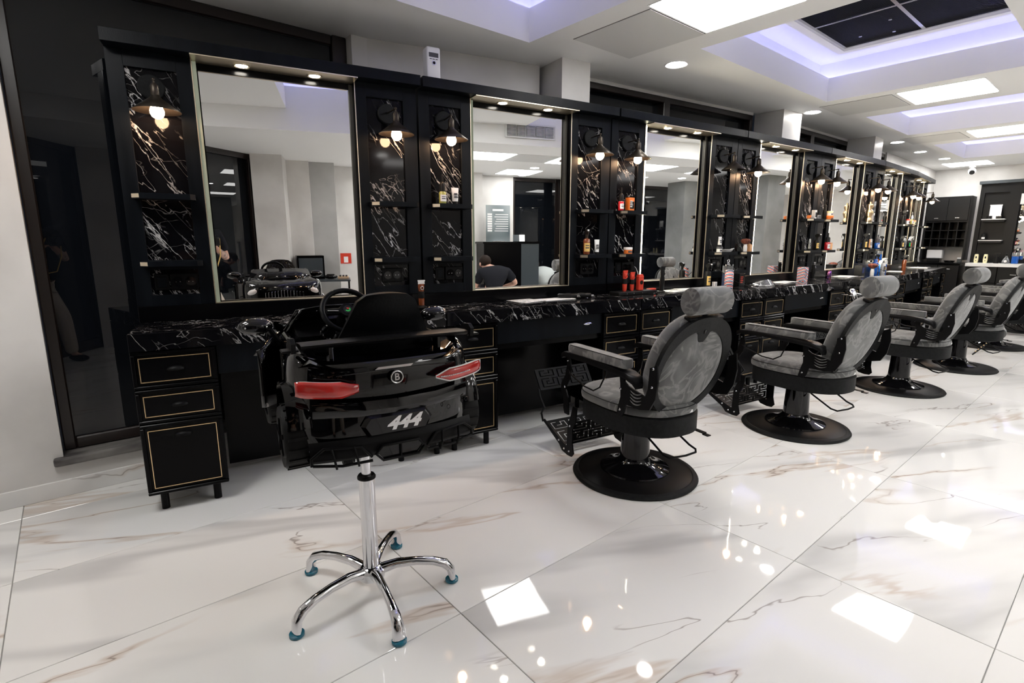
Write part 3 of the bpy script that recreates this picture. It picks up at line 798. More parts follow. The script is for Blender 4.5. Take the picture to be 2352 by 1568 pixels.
        po = [(.262, .640), (.292, .640), (.282, .590), (.300, .520), (.335, .470), (.338, .430), (.315, .395), (.312, .330), (.300, .300), (.262, .300), (.268, .400), (.292, .440), (.286, .468), (.258, .510), (.246, .580)]
        mm = Matrix(((0, 0, 1, s * .262 - .004), (1, 0, 0, 0), (0, 1, 0, 0), (0, 0, 0, 1)))
        g.prism(po, 0, .008, mm); obj('front_post', g, 'matte_black', t, 0)
        g = G()
        po2 = [(-.150, .640), (-.185, .640), (-.190, .600), (-.215, .585), (-.330, .560), (-.345, .600), (-.352, .700), (-.395, .720), (-.405, .640), (-.392, .560), (-.360, .505), (-.300, .490), (-.205, .490), (-.190, .440), (-.175, .420), (-.140, .425), (-.150, .470), (-.165, .520), (-.160, .580)]
        g.prism(po2, 0, .008, mm); sp = obj('side_plate', g, 'matte_black', t, 0)
        g = G()
        for k in range(4):
            z = .512 + .016 * k
            g.tube([(s * .262 + s * .0065, -.235 - .075 * q / 6, z + .008 - .012 * math.sin(PI * q / 6)) for q in range(7)], [.0008, .0022, .003, .003, .003, .0022, .0008], 6)
        tag(obj('cooling_slot', g, 'suede', sp), kind='stuff')
        for (y, z) in ((.300, .455), (-.165, .560), (-.165, .455), (-.375, .700), (-.372, .615), (.275, .612)):
            obj('bolt', G().lathe([(0, .0065), (.0042, .006), (.0068, .0025), (.007, 0)], 12, T(s * .266, y, z) @ RY(90 * s)), 'chrome', t)
        obj('towel_bar', G().tube([(s * .262, .272, .560), (s * .278, .24, .548), (s * .285, .10, .510), (s * .285, .02, .505), (s * .285, -.03, .535), (s * .262, -.045, .60), (s * .262, -.045, .63)], .0042, 8), 'matte_black', t)
        # foot frame side
        g = G(); pf = [(.262, .330), (.300, .330), (.318, .270), (.345, .210), (.350, .110), (.352, .070), (.420, .095), (.600, .165), (.606, .150), (.430, .060), (.400, .030), (.345, .020), (.305, .022), (.285, .045), (.300, .100), (.300, .190), (.270, .250)]
        mm2 = Matrix(((0, 0, 1, s * .205 - .004), (1, 0, 0, 0), (0, 1, 0, 0), (0, 0, 0, 1)))
        g.prism(pf, 0, .008, mm2); fs_ = obj('foot_frame', g, 'matte_black', t, 0)
        for (y, z) in ((.322, .205), (.325, .05), (.375, .05), (.43, .085)):
            obj('bolt', G().lathe([(0, .0065), (.0042, .006), (.0068, .0025), (.007, 0)], 10, T(s * .209, y, z) @ RY(90 * s)), 'chrome', fs_)
        obj('link_bar', G().tube([(s * .215, .60, .15), (s * .218, .615, .20), (s * .222, .575, .25), (s * .222, .625, .30), (s * .215, .655, .345)], .0065, 8), 'matte_black', t)
    g = key_plate(G(), T(0, .405, .062) @ RX(24), .40, .205)
    tag(obj('foot_plate', g, 'matte_black', t, 0), 'perforated footplate with a Greek key pattern')
    g = key_plate(G(), T(0, .345, .085) @ RX(90), .40, .13, .005)
    obj('riser_plate', g, 'matte_black', t, 0)
    g = key_plate(G(), T(0, .655, .335) @ RX(56), .40, .135, .008)
    pl = obj('calf_plate', g, 'matte_black', t, 0)
    obj('calf_plate_backing', G().box(-.2, .2, 0, .135, -.012, -.001, .004, T(0, .655, .335) @ RX(56)), 'powder', pl, 0)
    obj('pump_lever', G().tube([(-.045, -.06, .31), (-.045, -.12, .27), (-.045, -.25, .205), (-.035, -.285, .198), (.06, -.30, .198), (.13, -.30, .202), (.145, -.285, .21), (.135, -.25, .225), (.10, -.18, .285), (.09, -.15, .315)], .0055, 8), 'matte_black', t)
    g = G().box(.13, .155, -.335, -.25, .312, .317).box(.1301, .1549, -.365, -.335, .306, .311).box(.13, .155, -.337, -.332, .306, .317)
    obj('recline_lever', g, 'matte_black', t, 0)
    return t
ch0 = make_chair()
CHAIRS = [(2.27, 1.665, 79.5, 'grey suede barber chair with oval back, nearest to the camera'),
          (3.72, 1.415, 81, 'grey suede barber chair, second from the toy car'),
          (5.43, 1.262, 84, 'grey suede barber chair, third in the row'),
          (6.79, 1.125, 84, 'grey suede barber chair, fourth in the row'),
          (8.50, 1.10, 86, 'grey suede barber chair without its headrest, fifth in the row'),
          (10.30, 1.00, 165, 'dark looking barber chair at the right edge, in front of the far station')]
for k, (x, y, h, lab) in enumerate(CHAIRS):
    o = ch0 if k == 0 else dup(ch0, label=lab)
    o['label'] = lab; o.location = (x, y, 0); o.rotation_euler = (0, 0, R(h - 90))
    if k == 4:
        for c in kids(o):
            if c.name.startswith('headrest') and not c.name.startswith('headrest_b'): bpy.data.objects.remove(c)

# ------------------------------------------------------------------ toy car seat on a swivel pedestal (local +y is the car's nose)
CX, CY = .713, 1.648
car = thing('toy_car_chair', 'black toy car children chair with 444 plate on chrome five star pedestal', 'child chair', (CX, CY, 0), R(81 - 90))
X0 = .03                                            # the body sits slightly right of the column
def car_outline(k=1., dy=0., grow=0.):
    # half outline as (x, y) from the rear middle round to the nose middle
    P = [(0, -.275), (.10, -.272), (.20, -.256), (.255, -.222), (.283, -.165), (.286, -.09), (.262, -.02), (.246, .06), (.250, .16), (.276, .24), (.285, .31), (.275, .38), (.240, .44), (.17, .478), (.08, .492), (0, .495)]
    full = [(x, y) for x, y in P] + [(-x, y) for x, y in P[-2:0:-1]]
    return [(X0 + x * k + math.copysign(grow, x) * (abs(x) > .05), y * k + dy) for x, y in full]
def ring(k, z, dz=None, dy=0.):
    o = []
    for x, y in car_outline(k, dy):
        zz = z
        if dz: zz = z + dz(x - X0, y)
        o.append((x, y, zz))
    return o
def shoulder(x, y):     # fender humps over the wheels, lower doors between them
    h = .030 * math.exp(-((y + .12) / .085) ** 2) + .035 * math.exp(-((y - .30) / .11) ** 2)
    if abs(x) < .22: h *= .45
    return h
g = G()
g.loft([ring(.90, .640, dy=0), ring(.97, .645), ring(1.0, .675), ring(1.0, .730), ring(.985, .775), ring(1.0, .80, lambda x, y: .3 * shoulder(x, y)), ring(.985, .842, lambda x, y: .8 * shoulder(x, y)), ring(.955, .868, shoulder), ring(.90, .877, shoulder)], True, False)
body = obj('car_body', g, 'carpaint', car, 60)
md = body.modifiers.new('smooth', 'SUBSURF'); md.levels = 2; md.render_levels = 2
g = G()   # cockpit tub
def inner(z, k):
    P = [(0, -.14), (.12, -.14), (.19, -.12), (.205, .0), (.20, .14), (.17, .18), (0, .18)]
    return [(X0 + x * k, y * k, z) for x, y in P] + [(X0 - x * k, y * k, z) for x, y in P[-2:0:-1]]
g.loft([inner(.888, 1.03), inner(.875, 1.0), inner(.70, .94)], True, True)
bmesh.ops.delete(g.bm, geom=[f for f in g.bm.faces if f.calc_center_median().z > .885 and len(f.verts) > 6], context='FACES')
obj('cockpit_tub', g, 'car_matte', body, 40)
# deck panels closing the body top between shell and cockpit
def deck(name, ys, halfw, zf, mat):
    g = G(); rows = []
    for y in ys:
        hw = halfw(y); rows.append([(X0 + hw * (q / 8 - 1) , y, zf(hw * (q / 8 - 1), y)) for q in range(17)])
    g.loft(rows, False, False); return obj(name, g, mat, body, 50)
def lin(a, b, t): return a + (b - a) * t
deck('rear_deck', [-.262, -.24, -.20, -.17, -.14], lambda y: .255 if y > -.22 else .20 + (y + .262) * 1.3, lambda x, y: .872 + .022 * math.exp(-((abs(x) - .235) / .05) ** 2) - .012 * (1 - (y + .262) / .12) - (.02 if abs(x) > .245 else 0), 'carpaint')
hood = deck('hood', [.17, .20, .25, .30, .35, .40, .44, .47], lambda y: .235 if y < .36 else .235 - (y - .36) * .75, lambda x, y: .925 - .26 * max(0, y - .18) - .55 * max(0, y - .38) ** 1.2 + .012 * math.exp(-((abs(x) - .11) / .014) ** 2) * (y < .42) + .016 * math.exp(-((abs(x) - .20) / .04) ** 2) - .10 * max(0, abs(x) - .215), 'carpaint')
for s in (-1, 1):
    g = G(); rows = []
    for k in range(9):
        y = -.14 + .32 * k / 8; rows.append([(X0 + s * q, y, z) for q, z in ((.20, .886 + .020 * k / 8), (.235, .893 + .018 * k / 8), (.255, .884 + .010 * k / 8), (.262, .860))])
    g.loft(rows, False, False); obj('door_sill', g, 'carpaint', body, 50)
g = G()
for s in (-1, 1): g.loft([[(X0 + s * x, y, z) for x, y, z in ((.233, .17, .905), (.236, .20, .905))], [(X0 + s * x, y, z) for x, y, z in ((.19, .08, .995), (.193, .10, .995))]], False, False)
g.loft([[(X0 - .235, .19, .915), (X0 - .12, .225, .928), (X0 + .12, .225, .928), (X0 + .235, .19, .915)], [(X0 - .205, .10, .992), (X0 - .11, .125, 1.0), (X0 + .11, .125, 1.0), (X0 + .205, .10, .992)]], False, False)
ws = obj('windscreen', g, 'blue_tint' if 'blue_tint' in M else 'gloss', car, 50)
md = ws.modifiers.new('thickness', 'SOLIDIFY'); md.thickness = .004
obj('dashboard', G().loft([[(X0 - .20, .10, .90), (X0 + .20, .10, .90), (X0 + .20, .10, .80), (X0 - .20, .10, .80)], [(X0 - .21, .17, .945), (X0 + .21, .17, .945), (X0 + .21, .17, .80), (X0 - .21, .17, .80)]]), 'car_matte', car, 0)
av = obj('air_vent', G().torus((X0 - .105, .092, .925), .024, .005, 'Y', 24, 8), 'chrome', car)
obj('vent_core', G().cyl((X0 - .105, .088, .925), (X0 - .105, .11, .925), .020, n=20), 'gloss', av)
# bumper: shelf line, lower skirt with fins
g = G()
g.loft([[(X0 + x, y, z) for x, y, z in ((-.235, -.256, .775), (-.12, -.287, .770), (0, -.292, .768), (.12, -.287, .770), (.235, -.256, .775))], [(X0 + x, y, z) for x, y, z in ((-.235, -.262, .760), (-.12, -.296, .753), (0, -.302, .750), (.12, -.296, .753), (.235, -.262, .760))], [(X0 + x, y, z) for x, y, z in ((-.235, -.255, .742), (-.12, -.283, .738), (0, -.289, .736), (.12, -.283, .738), (.235, -.255, .742))]], False, False)
obj('bumper_lip', g, 'carpaint', body, 60)
g = G()
def dpt(x): return -.272 + .32 * max(0, abs(x) - .12) ** 1.5 * 1.6
sk = []
for z, off in ((.690, .0), (.672, -.012), (.645, -.016), (.628, -.004), (.625, .05)):
    sk.append([(X0 + x, dpt(x) + off, z) for x in [-.25 + .5 * k / 20 for k in range(21)]])
g.loft(sk, False, False)
obj('underbody', G().box(X0 - .225, X0 + .225, -.235, .40, .636, .668, .02), 'car_matte', body, 30)
df = obj('diffuser', g, 'car_matte', car, 50)
for s in (-1, 1):
    g = G()
    fr = [(.085, .632), (.115, .668), (.215, .676), (.248, .650), (.248, .628)]
    g.tube([(X0 + s * x, dpt(x) - .020, z) for x, z in fr], .0045, 8)
    g.tube([(X0 + s * .245, dpt(.245) - .02, .629), (X0 + s * .17, dpt(.17) - .026, .622), (X0 + s * .085, dpt(.08) - .024, .622)], .0045, 8)
    obj('side_vent_frame', g, 'car_matte', df)
    for x in (.135, .195):
        obj('diffuser_fin', G().tube([(X0 + s * x, dpt(x) - .021, .672), (X0 + s * (x - .005), dpt(x) - .034, .640), (X0 + s * (x - .01), dpt(x) - .028, .615)], .0038, 6), 'car_matte', df)
g = G(); ex = [(-.075, .640), (-.055, .662), (.055, .662), (.075, .640), (.055, .618), (-.055, .618)]
g.tube([(X0 + x, -.300, z) for x, z in ex], .0045, 8, None, True)
eh = obj('exhaust_trim', g, 'car_matte', df)
obj('exhaust_bore', G().prism([(X0 + x * .92, z) for x, z in ex], -.004, 0, T(0, -.294, 0) @ FRONT), 'gloss', eh, 0)
obj('exhaust_divider', G().box(X0 - .002, X0 + .002, -.303, -.296, .620, .660), 'car_matte', eh, 0)
# plate
pl = obj('number_plate', G().loft([[(X0 + x, -.283 - .006, z) for x, z in ((-.082, .688), (.082, .688), (.098, .715), (.082, .738), (-.082, .738), (-.098, .715))], [(X0 + x, -.276, z) for x, z in ((-.09, .680), (.09, .680), (.110, .715), (.09, .745), (-.09, .745), (-.110, .715))]]), 'gloss', car, 30)
text('plate_digits', '444', .052, 'white_print', pl, T(X0 + .012, -.2905, .713) @ FRONT @ Matrix.Diagonal((1.28, 1, 1, 1)), .0008, .35, .0022)
# tail lights
for s in (-1, 1):
    def tp(u, v):   # u 0 inner tip .. 1 outer end, v -1..1
        x = lin(.118, .276, u); yb = -.283 + .010 * 0 + .62 * max(0, x - .17) ** 1.55
        h = .0195 * min(1, (u * 3.2 + .12)) * (1. if u < .9 else 1 - (u - .9) * 2)
        return (X0 + s * x, yb - .014, .812 + .014 * u * u + .002 * u + v * h)
    N_ = 14
    ringo = [tp(k / N_, 1) for k in range(N_ + 1)] + [tp(k / N_, -1) for k in range(N_, -1, -1)]
    cen = [tp(.5, 0)] 
    g = G(); rin = []
    rows = [[tp(k / N_, v) for k in range(N_ + 1)] for v in (-1, -.5, 0, .5, 1)]
    rows = [[(p[0], p[1] - .004 * (1 - v * v), p[2]) for p in r] for v, r in zip((-1, -.5, 0, .5, 1), rows)]
    g.loft(rows, False, False)
    tl = obj('tail_light', g, 'red_lens', car, 50)
    md = tl.modifiers.new('thickness', 'SOLIDIFY'); md.thickness = .012; md.offset = -1 if s > 0 else 1
    obj('lens_rim', G().tube([(p[0], p[1] - .001, p[2]) for p in ringo], .0022, 6, None, True), 'lens_white', tl)
    g = G()
    for k in range(20):
        p = tp(.10 + .62 * k / 19, -.12); g.ball((p[0], p[1] - .005, p[2]), .0022, n=8)
    tag(obj('led_dot', g, 'lens_white', tl), kind='stuff')
# emblem ring with letter, script strip, sensors
em = obj('emblem', G().torus((X0, -.289, .826), .0175, .0022, 'Y', 28, 8), 'steel', car)
obj('emblem_disc', G().cyl((X0, -.2885, .826), (X0, -.283, .826), .0165, n=28), 'gloss', em)
text('emblem_letter', 'B', .029, 'steel', em, T(X0, -.2895, .8255) @ FRONT, .0008, 0, .0005)
obj('script_strip', G().prism([(X0 - .062, .853), (X0 - .052, .860), (X0 + .052, .860), (X0 + .045, .853)], 0, .004, T(0, -.281, 0) @ FRONT), 'steel', car, 0)
g = G()
for x, z in ((.165, .726), (.232, .735)): g.torus((X0 + x, dpt(x) - .012, z), .0048, .001, 'Y', 14, 6)
obj('parking_sensor', g, 'gloss', car)
obj('trunk_line', G().tube([(X0 + x, -.283 + .18 * max(0, abs(x) - .12) ** 1.5, .850 - .03 * max(0, abs(x) - .09)) for x in [-.17 + .34 * k / 16 for k in range(17)]], .0014, 6), 'gloss', body)
# spoiler
g = G(); rings = []
for k in range(15):
    x = -.250 + .500 * k / 14; yy = -.232 + .10 * abs(x) ** 1.5; z = .952 - .05 * x * x
    rings.append([(X0 + .06 + x - .06, yy - .030, z + .001), (X0 + x, yy - .020, z - .007), (X0 + x, yy + .045, z - .006), (X0 + x, yy + .052, z + .004), (X0 + x, yy - .01, z + .009), (X0 + x, yy - .030, z + .006)])
g.loft(rings); spo = obj('rear_wing', g, 'car_matte', car, 50)
for s in (-1, 1):
    g = G(); po = [(-.245, .935), (-.25, .962), (-.23, .975), (-.19, .970), (-.155, .945), (-.16, .930)]
    g.prism(po, 0, .012, Matrix(((0, 0, 1, X0 + s * .268 - .006), (1, 0, 0, .005), (0, 1, 0, 0), (0, 0, 0, 1)))); obj('wing_endplate', g, 'car_matte', spo, 0)
    obj('wing_mirror_flap', G().box(X0 + s * .275 - .022, X0 + s * .275 + .022, -.235, -.19, .937, .943, .002), 'car_matte', spo, 30)
    obj('wing_stand', G().box(X0 + s * .165 - .006, X0 + s * .165 + .006, -.215, -.175, .865, .950, .002), 'gloss', spo, 30)
# seat
def seat_pt(u, v, back):
    # u -1..1 across, v 0..1 from deck height to top
    wd = lin(.192, .082, v ** .9) if v < .84 else lin(.192, .082, .84 ** .9) * (1 - ((v - .84) / .16) ** 2 * .34)
    z = .855 + .228 * v
    y = -.135 - .055 * v + (.0 if back else .050) + .030 * u * u * (1 if back else -.6) * (1 - v * .5)
    return (X0 - .012 + .03 * 1 + u * wd, y, z - .010 * u * u * max(0, v - .4))
for nm, bk, mt in (('seat_back', True, 'leather'), ('seat_front', False, 'leather')):
    g = G(); g.loft([[seat_pt(-1 + 2 * q / 12, v / 12, bk) for q in range(13)] for v in range(13)], False, False)
    if bk:
        seat = obj('seat', g, mt, car, 70)
    else:
        o_ = obj('quilted_front', g, mt, seat, 70)
gs = G()
edge = lambda bk: [seat_pt(-1, v / 12, bk) for v in range(13)] + [seat_pt(-1 + 2 * q / 12, 1, bk) for q in range(1, 13)] + [seat_pt(1, v / 12, bk) for v in range(11, -1, -1)]
gs.loft([edge(True), edge(False)], False, False); obj('seat_side', gs, 'leather', seat, 60)
g = G()
for k in range(-5, 6):
    for sgn in (-1, 1):
        pts = []
        for q in range(15):
            v = q / 14; u = k * .22 + sgn * (v - .5) * 1.3
            if abs(u) < .95:
                p = seat_pt(u, v, False); pts.append((p[0], p[1] + .002, p[2]))
        if len(pts) > 2: g.tube(pts, .0015, 5)
tag(obj('quilt_stitch', g, 'gloss', seat), kind='stuff')
obj('seat_base', G().box(X0 - .13, X0 + .15, -.12, .06, .78, .83, .02), 'leather', seat, 40)
# steering wheel, tilted
m = T(X0 - .050, .050, 1.030) @ RX(52)
sw = obj('steering_wheel', G().torus((0, 0, 0), .080, .0088, 'Z', 36, 10, m), 'leather', car)
g = G().cyl((0, 0, -.012), (0, 0, .008), .030, .024, 24, m).box(-.072, -.02, -.012, .012, -.008, .004, .003, m).box(.02, .072, -.012, .012, -.008, .004, .003, m).box(-.012, .012, -.072, -.02, -.008, .002, .003, m)
obj('wheel_hub', g, 'car_matte', sw, 40)
obj('wheel_badge', G().cyl((0, 0, .008), (0, 0, .0095), .0145, n=20, m=m), 'gloss', sw)
obj('badge_mark', G().lathe([(.004, .0096), (.009, .0100)], 20, m, R(200), R(400)), 'green_print', sw)
obj('badge_mark', G().lathe([(.002, .0096), (.0065, .0099)], 20, m, R(20), R(130)), 'red', sw)
obj('spoke_trim', G().tube([(-.065, .0, .006), (-.03, -.004, .008)], .0025, 6, m), 'chrome', sw)
obj('steering_column', G().cyl((0, 0, -.012), (0, .01, -.09), .018, .024, 14, m), 'car_matte', sw)
# wing mirrors
for s in (-1, 1):
    g = G(); g.ball((X0 - .03 + s * .300, .075, .992), .052, .030, .027, 16)
    mm = obj('wing_mirror', g, 'carpaint', car)
    obj('mirror_face', G().ball((X0 - .03 + s * .300, .062, .992), .043, .022, .0215, 16), 'gloss', mm)
    obj('mirror_stalk', G().tube([(X0 - .03 + s * .262, .09, .980), (X0 - .02 + s * .248, .10, .94), (X0 + s * .24, .12, .90)], [.012, .009, .012], 8), 'car_matte', mm)
    g = G()
    for dx, dz in ((-.03, .0), (.03, .0)): g.ball((X0 - .03 + s * .300 + dx, .046, .992 + dz), .0028, n=8)
    obj('mirror_screw', g, 'steel', mm)
# wheels
def wheel(x, y, z, r, wd, s):
    w_ = obj('wheel', G().lathe([(0, -wd / 2), (r * .62, -wd / 2), (r * .66, -wd / 2 + .004), (r * .93, -wd / 2), (r, -wd / 2 + .012), (r, wd / 2 - .012), (r * .93, wd / 2), (r * .66, wd / 2 - .004), (r * .62, wd / 2), (0, wd / 2)], 36, T(x, y, z) @ RY(90)), 'rubber', car, 35)
    g = G()
    for k in range(18):
        a = 20 * k; g.box(-wd * .42, wd * .42, -.004, .004, r - .002, r + .0035, m=T(x, y, z) @ RX(a))
    tag(obj('tyre_tread', g, 'rubber', w_, 0), kind='stuff')
    g = G()
    for k in range(5): g.box(s * wd * .5 - .002 if s > 0 else -wd * .5 - .004, s * wd * .5 + .004 if s > 0 else -wd * .5 + .002, -.007, .007, .0, r * .6, m=T(x, y, z) @ RX(72 * k))
    obj('wheel_rim', g, 'gloss', w_, 0)
for s in (-1, 1):
    wheel(X0 + s * .262, -.125, .692, .096, .085, s); wheel(X0 + s * .262, .300, .692, .090, .075, s)
    g = G()
    rr = [( .108, .0), (.115, .03), (.108, .05)]
    obj('wheel_arch', G().lathe([(.112, -.035), (.118, -.01), (.118, .02), (.108, .034)], 24, T(X0 + s * .262, -.125, .700) @ RY(90), R(100), R(260)), 'carpaint', body, 60)
    obj('wheel_arch', G().lathe([(.106, -.035), (.112, -.01), (.112, .02), (.102, .032)], 24, T(X0 + s * .262, .300, .700) @ RY(90), R(100), R(260)), 'carpaint', body, 60)
# open left door swung out
g = G(); rings = []
for k in range(9):
    a = k / 8; rings.append([(X0 - .262 - .075 * a, .14 - .13 * a, z) for z in (.70 + .02 * a, .76, .84, .90, .935 - .05 * a * a)])
g.loft(rings, False, False); dr = obj('door', g, 'carpaint', car, 60)
md = dr.modifiers.new('thickness', 'SOLIDIFY'); md.thickness = .012
# stops under the body
for x in (-.12, .16):
    obj('foot_peg', G().box(X0 + x - .014, X0 + x + .014, -.16, -.13, .575, .64, .005).cyl((X0 + x - .018, -.145, .588), (X0 + x + .018, -.145, .588), .012, n=12), 'car_matte', car, 40)
# front face: grille and head lights (seen in the mirror)
obj('grille_recess', G().loft([[(X0 + x, .490 - .25 * abs(x) ** 2, z) for x, z in ((-.15, .70), (.15, .70), (.12, .79), (-.12, .79))], [(X0 + x, .470 - .25 * abs(x) ** 2, z) for x, z in ((-.15, .70), (.15, .70), (.12, .79), (-.12, .79))]]), 'gloss', car, 0)
for k in range(13):
    x = -.126 + .252 * k / 12
    obj('grille_bar', G().box(X0 + x - .003, X0 + x + .003, .488 - .3 * x * x, .499 - .3 * x * x, .705, .792 - .12 * abs(x), .001), 'chrome', car, 0)
for s in (-1, 1):
    g = G(); g.ball((0, 0, 0), .054, .022, .030, 20, T(X0 + s * .205, .430, .815) @ RZ(-s * 38) @ RY(s * 18)); hl = obj('headlight', g, 'gloss', car)
    obj('headlight_lens', G().ball((0, .012, 0), .042, .016, .021, 16, T(X0 + s * .205, .430, .815) @ RZ(-s * 38) @ RY(s * 18)), 'lens_white', hl)
# lift of the upper body
LIFT = {'seat': .022, 'rear_wing': .024, 'steering_wheel': .0, 'wing_mirror': .004, 'wheel': 0., 'foot_peg': 0., 'diffuser': .012, 'number_plate': .018, 'air_vent': .03, 'door': .03}
def shift(o, f):
    if o.type == 'MESH':
        for v in o.data.vertices: v.co.z += f(v.co.z)
    for c in kids(o): shift(c, f)
for o in kids(car):
    nm_ = o.name.split('.')[0]
    if nm_ in LIFT: shift(o, lambda z, a=LIFT[nm_]: a)
    else: shift(o, lambda z: .045 * min(1, max(0, (z - .66) / .12)))
    if nm_ in ('headlight', 'grille_bar', 'grille_recess'): shift(o, lambda z: .030 if nm_ == 'headlight' else .068)
    if nm_ in ('grille_bar', 'grille_recess'):
        for v in o.data.vertices: v.co.y += .016
for v in hood.data.vertices: v.co.z += .03 * min(1, max(0, (v.co.y - .18) / .15))
for v in body.data.vertices: v.co.z += .028 * min(1, max(0, (v.co.y - .22) / .15)) * (v.co.z > .8)
# pedestal
obj('pedestal_tube', G().cyl((0, 0, .44), (0, 0, .66), .0165, n=24), 'chrome', car)
obj('pedestal_sleeve', G().cyl((0, 0, .09), (0, 0, .445), .0275, n=32), 'chrome', car)
obj('sleeve_collar', G().lathe([(.0175, .447), (.0275, .445), (.0315, .447), (.0315, .454), (.0275, .460), (.0175, .460)], 28), 'blackp', car)
obj('pedestal_hub', G().lathe([(0, .055), (.03, .055), (.046, .066), (.048, .095), (.036, .108), (.0275, .112)], 32), 'chrome', car)
for k in range(5):
    a = 45.2 + 72 * k - (81 - 90); m = RZ(a)
    path = [(.030, .090, .020, .021), (.09, .104, .017, .018), (.16, .103, .0155, .016), (.22, .094, .0155, .016), (.262, .078, .018, .018), (.285, .054, .021, .016), (.290, .016, .0230, .013)]
    g = G(); rings = []
    for i_, (r_, z, hw, hh) in enumerate(path):
        tl_ = 0 if i_ < 3 else (.25, .7, 1.25, 1.5)[i_ - 3]
        rings.append([(r_ + hh * math.sin(q * PI / 5) * math.sin(tl_), hw * math.cos(q * PI / 5), z + hh * math.sin(q * PI / 5) * math.cos(tl_)) for q in range(10)])
    g.loft(rings, True, True, m); lg = obj('leg', g, 'chrome', car, 70)
    obj('glide', G().lathe([(0, 0), (.021, 0), (.0240, .003), (.0240, .011), (.017, .014), (0, .014)], 24, m @ T(.289, 0, 0)), 'glide', lg)

# ------------------------------------------------------------------ small goods on shelves and worktops
def put(t, i, x, y, z, rz=0.):
    t.location = mloc(i, x, y, z); t.rotation_euler = (0, 0, HD[i] + R(rz)); return t
def bottle(lab, pos, r=.022, h=.09, body='amber', cap='blackp', top='cap', label_m=None, cat='bottle', name='bottle', grp=None, rz=0., neck=.35):
    t = thing(name, lab, cat, group=grp)
    obj('body', G().lathe([(0, 0), (r * .92, 0), (r, .004), (r, h * .86), (r * .85, h * .95), (r * neck, h), (r * neck, h + .006)], 24), body, t)
    z = h + .004
    if label_m:
        obj('printed_label', G().lathe([(r * 1.012, h * .18), (r * 1.012, h * .70)], 20, RZ(-150), 0, 2.1), label_m, t)
        obj('label_mark', G().lathe([(r * 1.02, h * .36), (r * 1.02, h * .44)], 10, RZ(-125), 0, 1.2).lathe([(r * 1.02, h * .52), (r * 1.02, h * .58)], 10, RZ(-125), 0, 1.2), 'grey_print' if label_m != 'grey_print' else 'gold_print', t)
    if top == 'cap': obj('cap', G().lathe([(r * .62, z - .008), (r * .62, z + .022), (r * .5, z + .028), (0, z + .028)], 20), cap, t)
    if top == 'dropper':
        obj('cap', G().lathe([(r * .85, z - .012), (r * .85, z + .034), (r * .55, z + .046), (r * .26, z + .050), (r * .24, z + .088), (0, z + .092)], 20), cap, t)
    if top == 'spray':
        g = G().cyl((0, 0, z - .006), (0, 0, z + .022), r * .42, n=14)
        g.loft([[(-.011, y, zz) for y, zz in ((-.03, z + .045), (-.012, z + .022), (.014, z + .022), (.020, z + .045), (.0, z + .058), (-.028, z + .056))], [(.011, y, zz) for y, zz in ((-.03, z + .045), (-.012, z + .022), (.014, z + .022), (.020, z + .045), (.0, z + .058), (-.028, z + .056))]])
        obj('spray_head', g, cap, t, 40)
        obj('trigger', G().tube([(0, -.026, z + .042), (0, -.036, z + .028), (0, -.034, z + .008)], .003, 8), cap, t)
        obj('nozzle', G().cyl((0, -.028, z + .050), (0, -.038, z + .050), .006, n=12), 'white', t)
    if top == 'pump':
        obj('pump', G().cyl((0, 0, z - .004), (0, 0, z + .012), r * .6, n=16).cyl((0, 0, z + .012), (0, 0, z + .04), .004, n=10).tube([(0, 0, z + .04), (0, -.012, z + .043), (0, -.03, z + .036)], .005, 8), cap, t)
    return put(t, *pos, rz)
def tube(lab, pos, h=.10, w=.046, body='white_frost', cap='blackp', rz=0.):
    t = thing('cosmetic_tube', lab, 'tube')
    g = G(); rings = []
    for k in range(7):
        q = k / 6; hw = lin(w * .36, w * .5, q); hd = lin(w * .34, .0015, q ** 1.3)
        rings.append([(hw * math.cos(2 * PI * a / 16), hd * math.sin(2 * PI * a / 16), .016 + (h - .016) * q) for a in range(16)])
    g.loft(rings); obj('body', g, body, t, 50)
    obj('cap', G().cyl((0, 0, 0), (0, 0, .016), w * .33, n=20), cap, t)
    g = G()
    for k, (ww, zz) in enumerate(((.010, .62), (.013, .55), (.010, .44), (.012, .38))): g.box(-ww, ww, -.0175, -.004, h * zz, h * zz + .004)
    tag(obj('print_line', g, 'grey_print', t, 0), kind='stuff')
    return put(t, *pos, rz)
def jar(lab, pos, r=.032, h=.035, body='orange', cap='white', name='jar', rz=0.):
    t = thing(name, lab, 'jar')
    obj('body', G().lathe([(0, 0), (r, 0), (r, h), (0, h)], 28), body, t)
    obj('lid', G().lathe([(r * 1.03, h * .98), (r * 1.05, h + .004), (r * 1.05, h + .014), (r * .98, h + .018), (0, h + .018)], 28), cap, t)
    obj('printed_label', G().lathe([(r * 1.01, h * .25), (r * 1.01, h * .7)], 12, RZ(-130), 0, 1.4), 'grey_print', t)
    return put(t, *pos, rz)
def carton(lab, pos, sx, sy, sz, mat, lines='grey_print', rz=0., panel=None):
    t = thing('carton', lab, 'box')
    obj('box', G().box(-sx / 2, sx / 2, -sy / 2, sy / 2, 0, sz, .0008), mat, t, 0)
    if panel: obj('front_panel', G().box(-sx * .32, sx * .45, -sy / 2 - .0008, -sy / 2, sz * .15, sz * .7), panel, t, 0)
    g = G()
    for k in range(4): g.box(-sx * .3, sx * (.1 + .08 * (k % 2)), -sy / 2 - .0014, -sy / 2 - .0002, sz * (.28 + .14 * k), sz * (.34 + .14 * k))
    tag(obj('print_line', g, lines, t, 0), kind='stuff')
    return put(t, *pos, rz)
